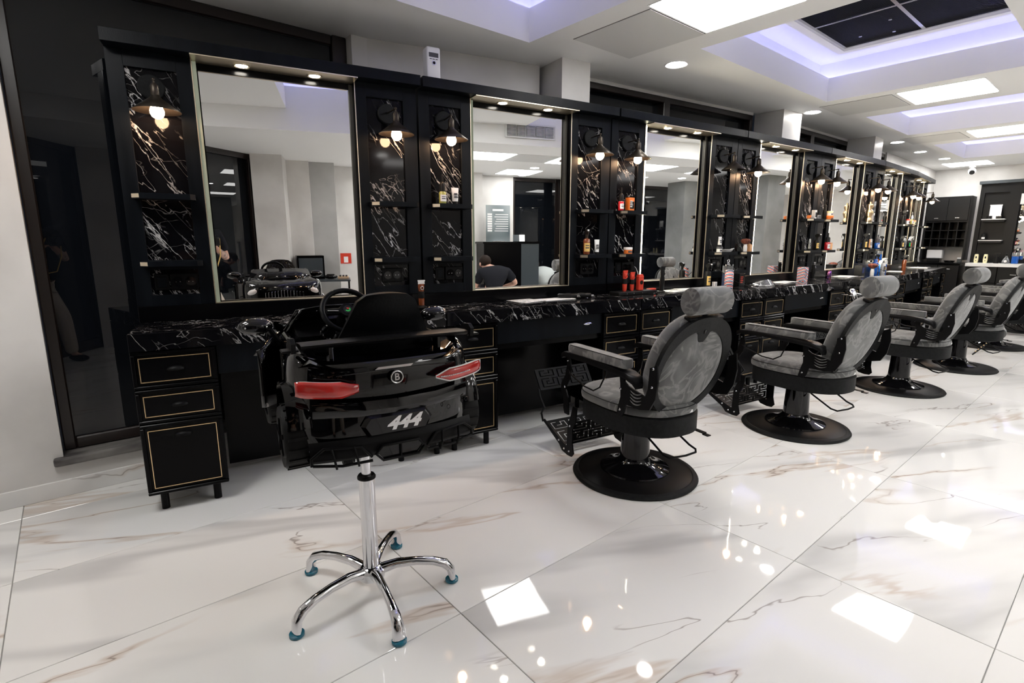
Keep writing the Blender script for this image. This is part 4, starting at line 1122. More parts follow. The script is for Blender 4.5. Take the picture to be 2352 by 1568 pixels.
def clipper(lab, pos, body='blackp', accent='chrome', h=.15, stand=True, rz=0., lie=False):
    t = thing('hair_clipper', lab, 'clipper')
    m = T(0, 0, .022) @ RX(90) if lie else None
    if lie: m = T(0, .07, .020) @ RX(90)
    g = G(); rings = []
    for z, a, b in ((0, .012, .011), (.01, .017, .015), (.05, .0185, .017), (.09, .016, .015), (.115, .020, .017), (.13, .019, .014)):
        rings.append([(a * math.cos(2 * PI * k / 18), b * math.sin(2 * PI * k / 18), z * h / .15) for k in range(18)])
    g.loft(rings, True, True, m); obj('body', g, body, t, 50)
    obj('grip_band', G().lathe([(.0187, .052 * h / .15), (.0198, .06 * h / .15), (.0185, .082 * h / .15), (.0172, .09 * h / .15)], 20, m), 'rubber', t)
    obj('blade', G().box(-.021, .021, -.008, .004, .128 * h / .15, .146 * h / .15, .001, m).box(-.023, .023, -.0085, -.0045, .144 * h / .15, .151 * h / .15, 0, m), accent, t, 0)
    obj('dial', G().torus((0, -.0185, .108 * h / .15), .0095, .0022, 'Y', 20, 6, m), accent, t)
    if stand: obj('charging_base', G().lathe([(0, -.003), (.030, -.003), (.032, .003), (.024, .010), (.016, .014), (0, .014)], 24), 'blackp', t)
    put(t, *pos, rz)
    if stand: t.location.z += .003
    return t
def papers(lab, pos, w_, d, n=3, rz=0., mat='paper'):
    t = thing('leaflet_stack', lab, 'leaflet')
    for k in range(n):
        obj('leaflet', G().box(-w_ / 2, w_ / 2, -d / 2, d / 2, 0, .002, m=T(.012 * math.sin(k * 2.3), .008 * math.cos(k * 3.1), k * .0022) @ RZ(7 * math.sin(k * 1.7))), mat if k % 2 == 0 else 'white_print', t, 0)
    return put(t, *pos, rz)
S1, S2, CT = 1.480, 1.163, .857
bottle('tall oil bottle with dark dropper top and yellow green liquid, on upper shelf', (1, .125, .315, S1), .022, .075, 'oil', 'blackp', 'dropper', 'white_print')
tube('white tube beside the yellow green oil bottle on the upper shelf', (1, .205, .31, S1), .098, .050)
bottle('amber spray bottle on the lower shelf left of the orange jar', (1, 1.235, .315, S2), .024, .115, 'amber', 'gunmetal', 'spray', 'gold_print', rz=-20)
tube('white tube beside the amber spray bottle', (1, 1.325, .31, S2), .105, .046)
bottle('red oil bottle with black dropper beside the orange carton', (2, .075, .325, S1), .021, .070, 'redliq', 'blackp', 'dropper', 'white_print')
carton('orange and black carton on the upper shelf', (2, .16, .32, S1), .055, .04, .095, 'orange', 'white_print', panel='blackp')
jar('flat orange jar with white lid on the lower shelf near the red clippers', (2, .15, .31, S2), .032, .030)
tube('white tube standing on a small jar, lower shelf of the third station', (2, 1.235, .31, S2 + .046), .085, .046)
jar('small pale jar under the white tube', (2, 1.235, .31, S2), .024, .028, 'white_frost', 'grey_print')
t = thing('mixing_dish', 'shallow white dish on the lower shelf beside the brush', 'dish')
obj('bowl', G().lathe([(0, .002), (.03, .002), (.05, .022), (.053, .022), (.034, 0), (0, 0)], 28), 'white', t); obj('spoon_handle', G().tube([(.04, 0, .02), (.085, -.01, .03)], .003, 6), 'white', t)
put(t, 2, 1.36, .325, S2)
def brush(lab, pos, k=1.):
    t = thing('neck_brush', lab, 'brush')
    obj('handle', G().lathe([(0, 0), (.017 * k, 0), (.018 * k, .04 * k), (.013 * k, .06 * k), (.018 * k, .066 * k), (0, .066 * k)], 20), 'white_frost', t)
    obj('bristles', G().lathe([(.014 * k, .064 * k), (.036 * k, .082 * k), (.044 * k, .098 * k), (.030 * k, .112 * k), (0, .117 * k)], 24), 'bristle', t)
    return put(t, *pos)
brush('neck brush with brown bristles and white handle on the lower shelf of the fourth station', (3, .125, .31, S2))
bottle('pale orange canister beside the brown neck brush', (3, .215, .325, S2), .022, .066, 'orange_pale', 'wood', 'none', name='canister', cat='can')
jar('small orange jar at the left end of the fourth upper shelf', (3, 1.22, .32, S1), .02, .014, 'orange', 'orange')
carton('narrow silver and black printed box on the upper shelf', (3, 1.30, .31, S1), .036, .036, .085, 'white_frost', 'grey_print', panel='blackp')
t = thing('display_clock', 'small grey digital display on the upper shelf', 'clock')
obj('case', G().box(-.032, .032, -.012, .012, 0, .038, .004), 'steel', t, 30); obj('screen', G().box(-.026, .026, -.0126, -.0118, .008, .032), 'grey_print', t, 0); put(t, 3, 1.40, .315, S1)
jar('orange jar topped by a cream jar on the fifth upper shelf', (4, .17, .315, S1), .038, .022, 'orange', 'orange')
jar('cream jar stacked on the orange jar', (4, .17, .315, S1 + .040), .030, .028, 'white_frost', 'fluor')
bottle('dark dropper bottle behind the orange jar', (4, .12, .345, S1), .018, .10, 'blackp', 'blackp', 'dropper')
tube('tall silver tube on the lower shelf of the fourth station', (3, 1.27, .31, S2), .115, .046, 'steel')
bottle('black spray bottle with skull label on the lower shelf of the fourth station', (3, 1.41, .31, S2), .024, .105, 'blackp', 'blackp', 'spray', 'gold_print')
bottle('red liquid bottle on the lower shelf of the fifth station', (4, .17, .305, S2), .027, .085, 'redliq', 'blackp', 'dropper', 'white_print')
bottle('orange cup beside the red liquid bottle', (4, .275, .32, S2), .024, .070, 'orange_pale', 'wood', 'none', name='cup', cat='cup', neck=.98)
def bust(pos):
    t = thing('figurine_bottle', 'gold head shaped figurine bottle on the fifth upper shelf', 'figurine')
    obj('body', G().lathe([(0, 0), (.03, 0), (.034, .02), (.022, .05), (.030, .07), (.036, .10), (.034, .125), (.024, .14), (.026, .155), (.034, .17), (.030, .195), (.012, .205), (0, .205)], 24), 'gold', t)
    obj('ear', G().ball((-.037, 0, .105), .007, .006, .010, 10), 'gold', t); obj('ear', G().ball((.037, 0, .105), .007, .006, .010, 10), 'gold', t)
    obj('nose', G().ball((0, -.036, .105), .005, .008, .008, 10), 'gold', t); obj('cap', G().cyl((0, 0, .203), (0, 0, .225), .012, n=16), 'gold', t)
    return put(t, *pos)
bust((4, 1.24, .315, S1))
carton('narrow white box with dark label beside the gold figurine', (4, 1.33, .31, S1), .04, .034, .10, 'white_frost', 'grey_print', panel='grey_print')
bottle('black bottle with skull on the lower shelf, fifth station', (4, 1.25, .325, S2), .024, .12, 'blackp', 'blackp', 'spray', 'gold_print')
tube('pale orange tube on the fifth lower shelf', (4, 1.32, .30, S2), .115, .040, 'orange_pale')
tube('silver white tube on the fifth lower shelf', (4, 1.39, .31, S2), .118, .046, 'white_frost', 'steel')
bottle('blue liquid bottle on the lower shelf of the sixth station', (5, .14, .31, S2), .030, .075, 'blue', 'grey_print', 'dropper', 'white_print')
bottle('clear blue bottle next to the blue liquid bottle', (5, .22, .33, S2), .024, .070, 'blue', 'blackp', 'dropper')
bottle('dark tall spray bottle left of the red and white cans', (5, 1.22, .33, S1), .026, .12, 'blackp', 'blackp', 'spray')
jar('red and white can, left of a pair on the sixth upper shelf', (5, 1.30, .30, S1), .024, .05, 'white_frost', 'red', 'can')
jar('red and white can, right of a pair on the sixth upper shelf', (5, 1.37, .31, S1), .024, .05, 'red', 'white_frost', 'can')
bottle('black spray bottle on the sixth station lower shelf', (5, 1.27, .32, S2), .022, .10, 'blackp', 'blackp', 'spray', 'gold_print')
bottle('clear bottle on the sixth station lower shelf', (5, 1.37, .32, S2), .028, .10, 'clear', 'white', 'cap')
bottle('yellow oil bottle on the last upper shelf', (6, .09, .31, S1), .022, .075, 'oil', 'chrome', 'dropper', 'white_print')
bottle('red liquid bottle on the last upper shelf', (6, .16, .315, S1), .022, .075, 'redliq', 'blackp', 'dropper', 'white_print')
jar('round cream tin on the last upper shelf', (6, .25, .31, S1), .030, .045, 'fluor', 'orange_pale', 'tin')
bottle('dark square bottle on the last lower shelf', (6, .09, .31, S2), .030, .10, 'blackp', 'chrome', 'cap', 'green_print')
bottle('clear bottle with red and white label on the last lower shelf', (6, .20, .31, S2), .026, .095, 'clear', 'white', 'spray', 'red')
# worktop things
clipper('gold and chrome trimmer standing on its black charger behind the toy car', (0, 1.435, .26, CT + .003), 'amber', 'chrome', .165)
papers('pile of white leaflets on the worktop below the second mirror', (1, .70, .27, CT), .20, .14, 3, 8)
papers('long printed leaflet beside the two black clippers', (1, .93, .27, CT), .26, .12, 2, -4)
clipper('black clipper lying left of a pair on the second worktop', (1, 1.04, .27, CT), 'blackp', 'steel', .16, False, 62, True)
clipper('black clipper with ring lying right of a pair on the second worktop', (1, 1.14, .25, CT), 'blackp', 'steel', .17, False, 75, True)
t = thing('charging_tray', 'long black charging tray holding the red clippers', 'tray')
obj('tray', G().box(-.18, .19, -.05, .06, 0, .028, .006), 'blackp', t, 30)
for x in (-.10, -.03, .06): obj('status_light', G().cyl((x, -.052, .014), (x, -.05, .014), .005, n=12), 'steel', t)
put(t, 2, .16, .26, CT)
for k, (x, hh) in enumerate(((.09, .155), (.165, .14))):
    clipper(('red and black clipper, taller one on the charging tray', 'red and black trimmer, shorter one on the charging tray')[k], (2, x, .27, CT + .028), 'red', 'red', hh, False)
t = thing('shaver', 'square red foil shaver in the charging tray', 'shaver')
obj('body', G().box(-.026, .026, -.017, .017, 0, .112, .004), 'red', t, 30); obj('dial', G().cyl((0, -.019, .06), (0, -.016, .06), .016, n=24), 'blackp', t); obj('foil_head', G().box(-.022, .022, -.013, .013, .112, .122, .003), 'red', t, 30)
put(t, 2, .245, .265, CT + .028)
t = thing('comb_case', 'low red and black case next to the charging tray', 'case')
obj('base', G().box(-.045, .045, -.02, .02, 0, .018, .004), 'blackp', t, 30); obj('lid', G().box(-.04, .04, -.018, .018, .018, .032, .004), 'red', t, 30); put(t, 2, .41, .30, CT)
clipper('black trimmer with chrome foot standing right of the red clippers', (2, .44, .22, CT + .003), 'blackp', 'blackp', .20, True)
papers('grey leaflets on the worktop behind the nearest chair', (2, .60, .26, CT), .18, .12, 3, 5)
papers('spread of printed cards under the third mirror', (2, .87, .28, CT), .30, .13, 4, -3)
bottle('black canister with gold skull label at the right of the third mirror', (2, 1.09, .30, CT), .026, .15, 'blackp', 'blackp', 'spray', 'gold_print', name='canister', cat='can')
carton('white switch shaped box on the third worktop', (2, 1.15, .27, CT), .03, .03, .055, 'white_frost')
bottle('tall barber striped cup on the third worktop', (2, 1.245, .20, CT), .036, .15, 'stripe', 'white', 'none', name='cup', cat='cup', neck=.97)
t = thing('disinfectant_jar', 'glass jar of blue disinfectant behind the striped cup', 'jar')
obj('liquid', G().lathe([(0, .006), (.042, .006), (.042, .12), (0, .12)], 28), 'blue', t); obj('glass', G().lathe([(.043, 0), (.045, .0), (.045, .19), (.043, .19)], 28), 'clear', t)
obj('lid', G().lathe([(.047, .188), (.047, .20), (.02, .21), (0, .21)], 28), 'chrome', t); obj('lift_handle', G().torus((0, 0, .228), .014, .003, 'Y', 20, 6), 'chrome', t); put(t, 2, 1.345, .29, CT)
carton('black square box with red mark at the fourth mirror', (3, .03, .29, CT), .085, .07, .115, 'blackp', 'red')
t = thing('face_shield', 'folded clear plastic cape lying on the fourth worktop', 'shield')
g = G(); rows = []
for k in range(9):
    q = k / 8; rows.append([(-.16 + .32 * q, -.07 * math.sin(PI * q) + .0, .004), (-.15 + .30 * q, -.03, .006 + .05 * math.sin(PI * q)), (-.14 + .28 * q, .05, .004 + .035 * math.sin(PI * q)), (-.13 + .26 * q, .09, .003)])
g.loft(rows, False, False); obj('visor', g, 'clear', t, 60); obj('rim', G().tube([(-.16 + .32 * q / 12, -.07 * math.sin(PI * q / 12), .004) for q in range(13)], .004, 8), 'steel', t); put(t, 3, .29, .20, CT)
papers('loose printed papers and combs on the fourth worktop', (3, .74, .28, CT), .30, .14, 4, 4)
carton('white box with blue and red barber stripes', (3, 1.13, .28, CT), .085, .07, .14, 'stripe')
clipper('black trimmer with silver lever beside the striped box', (3, 1.30, .26, CT + .003), 'blackp', 'chrome', .18)
bottle('iridescent metal cup on the fifth worktop', (4, .22, .28, CT), .028, .085, 'iri', 'iri', 'none', name='cup', cat='cup', neck=.98)
papers('scattered tools and papers on the fifth worktop', (4, .62, .28, CT), .34, .14, 5, 3)
t = thing('straight_comb', 'silver comb resting on the fifth worktop', 'comb')
g = G().box(-.09, .09, .008, .018, 0, .003)
for k in range(30): g.box(-.088 + k * .006, -.085 + k * .006, -.012, .008, 0, .003)
obj('teeth', g, 'steel', t, 0); put(t, 4, .86, .20, CT)
carton('black box at the left of the sixth mirror', (4, 1.06, .28, CT), .10, .08, .12, 'blackp', 'blue_print')
brush('neck brush with dark red bristles on the worktop', (4, 1.27, .22, CT), 1.2)
bottle('tall blue bottle on the worktop beside the red brush', (5, .02 + .03, .28, CT), .032, .15, 'blue', 'blue', 'cap')
bottle('white and silver spray bottle on the sixth worktop', (5, .30, .26, CT), .028, .13, 'white_frost', 'steel', 'spray', 'grey_print')
t = thing('disinfectant_jar', 'blue disinfectant jar with silver label standing at the sixth mirror', 'jar')
obj('liquid', G().lathe([(0, .004), (.042, .004), (.042, .11), (0, .11)], 28), 'blue', t); obj('lid', G().lathe([(.046, .11), (.046, .15), (.02, .16), (0, .16)], 28), 'white_frost', t); obj('printed_label', G().lathe([(.0428, .04), (.0428, .075)], 12, RZ(-130), 0, 1.2), 'steel', t); put(t, 5, .45, .30, CT)
papers('white cables and papers on the sixth worktop', (5, .85, .26, CT), .26, .14, 3, 6, 'white_print')
bottle('dark brown bottle near the end of the worktop', (5, 1.34, .28, CT), .026, .15, 'amber', 'blackp', 'spray')
papers('magazines at the far end of the worktop', (6, .80, .26, CT), .40, .20, 4, 2)
# air freshener on the cornice
t = thing('air_freshener', 'white automatic air freshener standing on the black cornice', 'dispenser')
obj('case', G().box(-.042, .042, -.035, .035, 0, .175, .010, seg=3), 'white', t, 40)
obj('display', G().box(-.030, .028, -.0362, -.034, .118, .142), 'grey_print', t, 0)
obj('nozzle', G().cyl((0, -.038, .088), (0, -.034, .088), .013, n=20), 'steel', t); obj('nozzle_hole', G().cyl((0, -.0385, .088), (0, -.0375, .088), .008, n=16), 'blackp', t)
g = G()
for k in range(3): g.box(-.026 + .018 * k, -.012 + .018 * k, -.0358, -.0345, .106, .110)
tag(obj('print_line', g, 'grey_print', t, 0), kind='stuff'); put(t, 1, .095, .36, 2.183)
# cables and hair dryer
def cable(lab, i, pts, r=.0028, mat='blackp'):
    P = [mloc(i, *p) for p in pts]; out = []
    for k in range(len(P) - 1):
        p0, p1, p2, p3 = P[max(k - 1, 0)], P[k], P[k + 1], P[min(k + 2, len(P) - 1)]
        for q in range(6):
            u = q / 6; out.append(.5 * ((2 * p1) + (p2 - p0) * u + (2 * p0 - 5 * p1 + 4 * p2 - p3) * u * u + (3 * p1 - p0 - 3 * p2 + p3) * u ** 3))
    out.append(P[-1]); return tag(obj('power_cable', G().tube(out, r, 8), mat), lab, 'cable')
cable('black cable hanging over the worktop edge behind the nearest chair', 2, [(1.28, .375, 1.05), (1.26, .30, 1.0), (1.30, .16, .91), (1.35, .02, .864), (1.365, -.015, .80), (1.37, -.02, .62), (1.40, -.03, .40), (1.43, -.02, .25)])
cable('black cable running over the worktop to the hair dryer', 3, [(1.30, .375, 1.05), (1.29, .30, 1.02), (1.33, .16, .92), (1.42, .02, .864), (1.44, -.015, .80), (1.45, -.03, .66), (1.45, -.05, .45)])
cable('thin black cable at the sixth station', 4, [(1.30, .375, 1.05), (1.30, .30, 1.02), (1.36, .16, .92), (1.44, .02, .864), (1.46, -.015, .80), (1.46, -.02, .5)])
cable('white cable rising from the charging tray to the socket', 2, [(.235, .378, 1.06), (.26, .34, 1.06), (.27, .32, 1.02), (.25, .29, .99)], .0022, 'white')
t = thing('plug', 'dark plug adapter in the socket above the charging tray', 'plug'); obj('body', G().box(-.02, .02, -.035, 0, -.02, .02, .004), 'blackp', t, 30); put(t, 2, .243, .378, 1.055)
t = thing('hair_dryer', 'chrome hair dryer hanging at the worktop edge behind the second chair', 'hair dryer')
obj('barrel', G().lathe([(0, .10), (.020, .098), (.032, .085), (.036, .05), (.034, .0), (.024, -.04), (.021, -.085), (.0, -.085)], 24, T(0, 0, 0) @ RX(-22)), 'chrome', t)
obj('handle', G().cyl((0, 0, .05), (.10, -.02, .03), .014, .013, 16), 'chrome', t); obj('nozzle', G().lathe([(.021, -.08), (.026, -.13), (.023, -.13), (.018, -.08)], 20, RX(-22)), 'blackp', t)
obj('holder_ring', G().torus((0, .02, .03), .040, .004, 'Z', 24, 8).cyl((0, .055, .03), (0, .115, .03), .006, n=8), 'steel', t); put(t, 4, -.14, -.118, .70)

# ------------------------------------------------------------------ far end of the room (wall x = XR, things face -X)
def far(t, y, z=0., x=XR): t.location = (x, y, z); t.rotation_euler = (0, 0, R(90)); return t   # local x -> +Y, local y -> -X... depth grows into -X as -y
def FB(y0, y1, d0, d1, z0, z1, b=0.): return (XR - d1, XR - d0, y0, y1, z0, z1, b)
t = thing('wall_cabinet', 'black wall cabinet with two doors over a grid of open pigeonholes', 'cabinet')
g = G().box(*FB(2.09, 2.70, .002, .34, 1.98, 2.01)).box(*FB(2.09, 2.115, 0, .34, .93, 1.98)).box(*FB(2.68, 2.70, .002, .34, .93, 1.98)).box(*FB(2.115, 2.68, .002, .02, 1.15, 1.98)).box(*FB(2.115, 2.68, .002, .34, 1.58, 1.60))
obj('carcass', g, 'cab_grey', t, 0)
for k in range(2):
    y0 = 2.11 + .29 * k; d = obj('door', G().box(*FB(y0, y0 + .285, .34, .36, 1.605, 1.975, .002)), 'cab_grey', t, 0)
    obj('handle', G().box(*FB(y0 + .11, y0 + .17, .362, .372, 1.64, 1.652, .003)), 'steel', d, 30)
for k in range(4): obj('shelf_board', G().box(*FB(2.115, 2.68, .02, .33, 1.15 + .143 * k - .006, 1.15 + .143 * k + .006)), 'cab_grey', t, 0)
for k in range(1, 5): obj('divider', G().box(*FB(2.115 + .117 * k - .006, 2.115 + .117 * k + .006, .02, .329, 1.15, 1.58)), 'cab_grey', t, 0)
t = thing('base_cabinet', 'black base cabinet below the pigeonholes at the far wall', 'cabinet')
obj('carcass', G().box(*FB(2.09, 2.695, .002, .50, 0.06, .86)), 'satin_dark', t, 0); obj('worktop', G().box(*FB(2.08, 2.695, .002, .53, .86, .885, .002)), 'satin_dark', t, 0)
for k in range(2):
    y0 = 2.10 + .295 * k; d = obj('door', G().box(*FB(y0, y0 + .285, .50, .518, .08, .84, .002)), 'cab_grey', t, 0); obj('handle', G().box(*FB(y0 + .11, y0 + .18, .52, .532, .77, .782, .003)), 'steel', d, 30)
t = thing('paper_dispenser', 'white boxed towel dispenser on the far black worktop', 'dispenser')
obj('roll_case', G().box(*FB(2.40, 2.62, .15, .30, .95, 1.10, .01)), 'white', t, 30); obj('base', G().box(*FB(2.42, 2.60, .15, .30, .885, .95, .008)), 'blackp', t, 30)
t = thing('basin_bowl', 'shallow dark bowl on the far worktop', 'bowl'); t.location = (XR - .30, 2.28, .886); obj('bowl', G().lathe([(0, 0), (.06, 0), (.085, .03), (.088, .03), (.062, -.0), (0, 0)][:4] + [(.08, .026), (.055, .006), (0, .006)], 28), 'steel', t)
t = thing('soap_box', 'small white box at the right of the far worktop', 'box'); t.location = (XR - .25, 2.15, .886); obj('box', G().box(-.03, .03, -.03, .03, 0, .06, .004), 'slate', t, 30); obj('lid', G().box(-.031, .031, -.031, .031, .06, .085, .004), 'white', t, 30)
# far station
t = thing('far_station', 'grey black mirror station on the far wall with white edged shelves', 'wall station')
g = G().box(*FB(1.98, 2.04, 0, .08, .89, 2.20)).box(*FB(1.52, 1.66, 0, .08, .89, 2.20)).box(*FB(1.66, 1.98, 0, .08, 2.06, 2.20)).box(*FB(1.66, 1.98, 0, .03, .89, 2.06)).box(*FB(.36, .52, 0, .08, .89, 2.20)).box(*FB(.52, 1.52, 0, .03, .89, 2.2)).box(*FB(.52, 1.52, .03, .08, 2.02, 2.20))
obj('panel', g, 'cab_grey', t, 0)
obj('cornice', G().box(*FB(.30, 2.06, 0, .16, 2.20, 2.25, .004)), 'slate', t, 0)
obj('mirror', G().box(*FB(.62, 1.50, .034, .040, .95, 2.0)), 'mirror', t, 0)
obj('ledge', G().box(*FB(.36, 2.04, 0, .40, .83, .885, .002)), 'white_frost', t, 0)
obj('light_box', G().box(*FB(1.40, 1.515, .08, .09, 1.85, 2.02)), 'white_frost', t, 0)
for z in (1.62, 1.27):
    s = obj('shelf', G().box(*FB(1.66, 1.95, .03, .20, z - .045, z - .012)), 'cab_grey', t, 0); obj('shelf_edge', G().box(*FB(1.655, 1.955, .03, .21, z - .012, z)), 'white_frost', s, 0)
for k in range(4):
    y0 = .40 + .41 * k; d = obj('drawer', G().box(*FB(y0, y0 + .40, .32, .34, .56, .82, .002)), 'cab_grey', t, 0); obj('handle', G().box(*FB(y0 + .16, y0 + .24, .342, .356, .70, .712, .003)), 'steel', d, 30)
    d = obj('door', G().box(*FB(y0, y0 + .40, .32, .34, .10, .55, .002)), 'cab_grey', t, 0)
obj('carcass', G().box(*FB(.38, 2.04, 0, .32, .0, .83)), 'satin_dark', t, 0)
def farput(t, y, d, z): t.location = (XR - d, y, z); t.rotation_euler = (0, 0, R(-90)); return t
t = thing('frame_card', 'white certificate card on the upper shelf of the far station', 'card'); obj('card', G().box(-.075, .075, -.003, .003, 0, .22), 'white_print', t, 0); obj('clip', G().box(-.08, .08, -.006, .006, .22, .235, .002), 'white_frost', t, 0); farput(t, 1.80, .12, 1.62)
t = thing('tin', 'low black tin before the white card', 'tin'); obj('tin', G().cyl((0, 0, 0), (0, 0, .04), .035, n=24), 'blackp', t); obj('lid', G().cyl((0, 0, .04), (0, 0, .05), .036, n=24), 'blackp', t); farput(t, 1.86, .17, 1.62)
t = thing('card_holder', 'black card holder beside the low tin', 'box'); obj('box', G().box(-.035, .035, -.02, .02, 0, .045, .004), 'blackp', t, 30); obj('cards', G().box(-.03, .03, -.016, .016, .045, .052), 'steel', t, 0); farput(t, 1.74, .17, 1.62)
t = thing('bottle', 'rounded dark bottle on the middle shelf of the far station', 'bottle'); obj('body', G().lathe([(0, 0), (.03, 0), (.034, .05), (.03, .10), (.014, .115), (.014, .13), (0, .13)], 20), 'blackp', t); obj('printed_label', G().lathe([(.0335, .02), (.0345, .05)], 10, RZ(-130), 0, 1.4), 'white_print', t); farput(t, 1.90, .13, 1.27)
for k, y in enumerate((1.93, 1.81)):
    t = thing('lotion_bottle', ('cream lotion bottle with dark mark, left of the pair on the ledge', 'cream lotion bottle with dark mark, right of the pair on the ledge')[k], 'bottle')
    obj('body', G().loft([[(a * w1, b * .02, z) for a, b in ((-1, -.6), (-.6, -1), (.6, -1), (1, -.6), (1, .6), (.6, 1), (-.6, 1), (-1, .6))] for z, w1 in ((0, .024), (.05, .030), (.13, .026), (.15, .020))]), 'fluor', t, 30)
    obj('mark', G().prism(superell(0, .095, .010, .020, 16), 0, .001, T(0, -.0205, 0) @ FRONT).prism(superell(0, .04, .006, .008, 16), 0, .001, T(0, -.0205, 0) @ FRONT), 'blackp', t, 0); farput(t, y, .25, .885)
t = thing('soap_pump', 'dark pump bottle on the far ledge', 'bottle'); obj('body', G().cyl((0, 0, 0), (0, 0, .11), .034, .03, 20), 'blackp', t); obj('pump', G().cyl((0, 0, .11), (0, 0, .16), .01, n=10).box(-.04, .04, -.01, .01, .16, .172), 'blackp', t, 30); farput(t, 1.67, .25, .885)
t = thing('decanter', 'clear ornate bottle with black stopper on the far ledge', 'bottle'); obj('body', G().lathe([(0, 0), (.045, 0), (.05, .03), (.035, .08), (.016, .11), (.014, .13), (0, .13)], 20), 'clear', t); obj('stopper', G().ball((0, 0, .15), .016, .016, .024, 14), 'blackp', t); obj('printed_label', G().cyl((0, -.05, .04), (0, -.044, .04), .02, n=20), 'white_print', t); farput(t, 1.55, .25, .885)
t = thing('disinfectant_jar', 'blue disinfectant jar at the right of the far ledge', 'jar'); obj('liquid', G().cyl((0, 0, .004), (0, 0, .12), .045, n=24), 'blue', t); obj('lid', G().cyl((0, 0, .12), (0, 0, .18), .046, n=24), 'clear', t); farput(t, 1.44, .25, .885)
# detached headrest hanging low by the fifth chair
t = thing('detached_headrest', 'detached grey round headrest with studded rod hanging low beside the fifth chair', 'headrest')
obj('roll_pad', G().cyl((-.02, 0, 0), (.14, 0, 0), .062, .062, 24), 'suede', t, 40); obj('strut', G().tube([(.0, 0, -.02), (-.27, .18, -.22)], .008, 8), 'matte_black', t)
g = G()
for k in range(7): g.ball((-.07 - .028 * k, .047 + .0187 * k, -.062 - .0208 * k), .007, n=8)
tag(obj('stud', g, 'gold', t), kind='stuff'); t.location = (7.75, .955, .262); t.rotation_euler = (0, 0, R(7))

# ------------------------------------------------------------------ the room behind the camera, seen in the mirrors
t = thing('reception_desk', 'tall black reception desk seen in the second mirror', 'desk', (3.54, -1.92, 0))
obj('body', G().box(0, .61, 0, .42, .02, 1.215, .003), 'satin_dark', t, 0); obj('side_block', G().box(.61, .91, .0, .425, .02, 1.215, .003), 'slate', t, 0); obj('top', G().box(-.02, .93, -.02, .44, 1.215, 1.245, .003), 'satin_dark', t, 0); obj('plinth', G().box(.02, .89, .02, .40, 0, .02), 'blackp', t, 0)  # side_block: light reflected off this desk face is put into its slate colour
t = thing('price_board', 'price list board with silver lettering standing on the reception desk', 'poster', (3.855, -1.75, 1.246), R(180))
obj('board', G().box(-.20, .20, -.004, .004, 0, .56), 'poster', t, 0)
g = G()
for k in range(8): g.box(-.17, .06 - .015 * (k % 3), -.0046, -.0041, .16 + .036 * k, .170 + .036 * k)
tag(obj('price_line', g, 'white_print', t, 0), kind='stuff')
for k in range(8): obj('price_tag', G().box(.10, .175, -.0046, -.0041, .155 + .036 * k, .180 + .036 * k), 'white_print', t, 0)
obj('heading', G().box(-.09, .09, -.0046, -.0041, .47, .50), 'white_print', t, 0)
obj('foot', G().box(-.10, .10, -.04, .04, 0, .008), 'steel', t, 0)
for k, (x, y, lab) in enumerate(((4.10, -1.60, 'tilted card terminal on the reception desk'), (4.21, -1.62, 'white tablet leaning on the reception desk'))):
    t = thing('tablet' if k else 'card_terminal', lab, 'device', (x, y, 1.246), R(200)); obj('screen', G().box(-.045, .045, -.006, .006, 0, .12, .004, RX(-28)), 'white' if k else 'slate', t, 30); obj('stand', G().box(-.03, .03, .0, .07, 0, .01, .002), 'blackp', t, 30)
t = thing('speaker_cabinet', 'black box cabinet on a table, seen in the first mirror', 'cabinet', (.80, -1.38, .755), R(172)); obj('case', G().box(-.17, .17, -.14, .14, 0, .31, .004), 'satin_dark', t, 0); obj('front', G().box(-.15, .15, -.146, -.14, .03, .28, .006), 'slate', t, 30)
t = thing('side_table', 'dark thin legged table with a light top, seen in the first mirror', 'table', (.95, -1.27, 0)); obj('top', G().box(-.34, .36, -.22, .24, .73, .753, .003), 'slate', t, 0)
for x in (-.32, .34):
    for y in (-.20, .22): obj('leg', G().box(x - .012, x + .012, y - .012, y + .012, 0, .73), 'matte_black', t, 0)
t = thing('game_pad', 'black electronic device on the side table', 'device', (1.06, -1.22, .754)); obj('shell', G().ball((0, 0, .03), .09, .06, .03, 16), 'gloss', t); obj('disc', G().cyl((0, 0, .045), (0, 0, .065), .05, n=20), 'blackp', t)
t = thing('tool_tray', 'light wooden tray with black tools on the side table', 'tray', (1.22, -1.28, .754)); obj('tray', G().box(-.07, .07, -.10, .10, 0, .03, .003), 'wood', t, 0)
for k in range(3): obj('tool', G().box(-.05 + .04 * k, -.025 + .04 * k, -.08, .08, .03, .045, .002), 'blackp', t, 0)
t = thing('fire_sign', 'red and white fire equipment sign on the white wall', 'sign', (1.27, -1.897, .93), R(180)); obj('plate', G().box(-.075, .075, -.002, .0, 0, .15), 'red', t, 0); obj('symbol', G().box(-.03, .03, -.003, -.002, .015, .10).lathe([(.03, -.0030), (.03, -.002), (0, -.002)], 16, T(0, 0, .10) @ RX(90)), 'white_print', t, 0)
t = thing('fire_extinguisher', 'red fire extinguisher under the sign', 'extinguisher', (1.36, -1.80, 0)); obj('cylinder', G().lathe([(0, 0), (.06, 0), (.065, .01), (.065, .38), (.045, .43), (.02, .45), (0, .45)], 24), 'red', t); obj('valve', G().box(-.02, .02, -.05, .03, .45, .49, .004), 'blackp', t, 30); obj('hose', G().tube([(0, .03, .47), (.08, .04, .40), (.085, .03, .2)], .008, 8), 'blackp', t)
t = thing('wall_vent', 'white slatted wall vent on the ceiling coffer, seen in the second mirror', 'vent', (3.43, .597, 2.445), R(180))
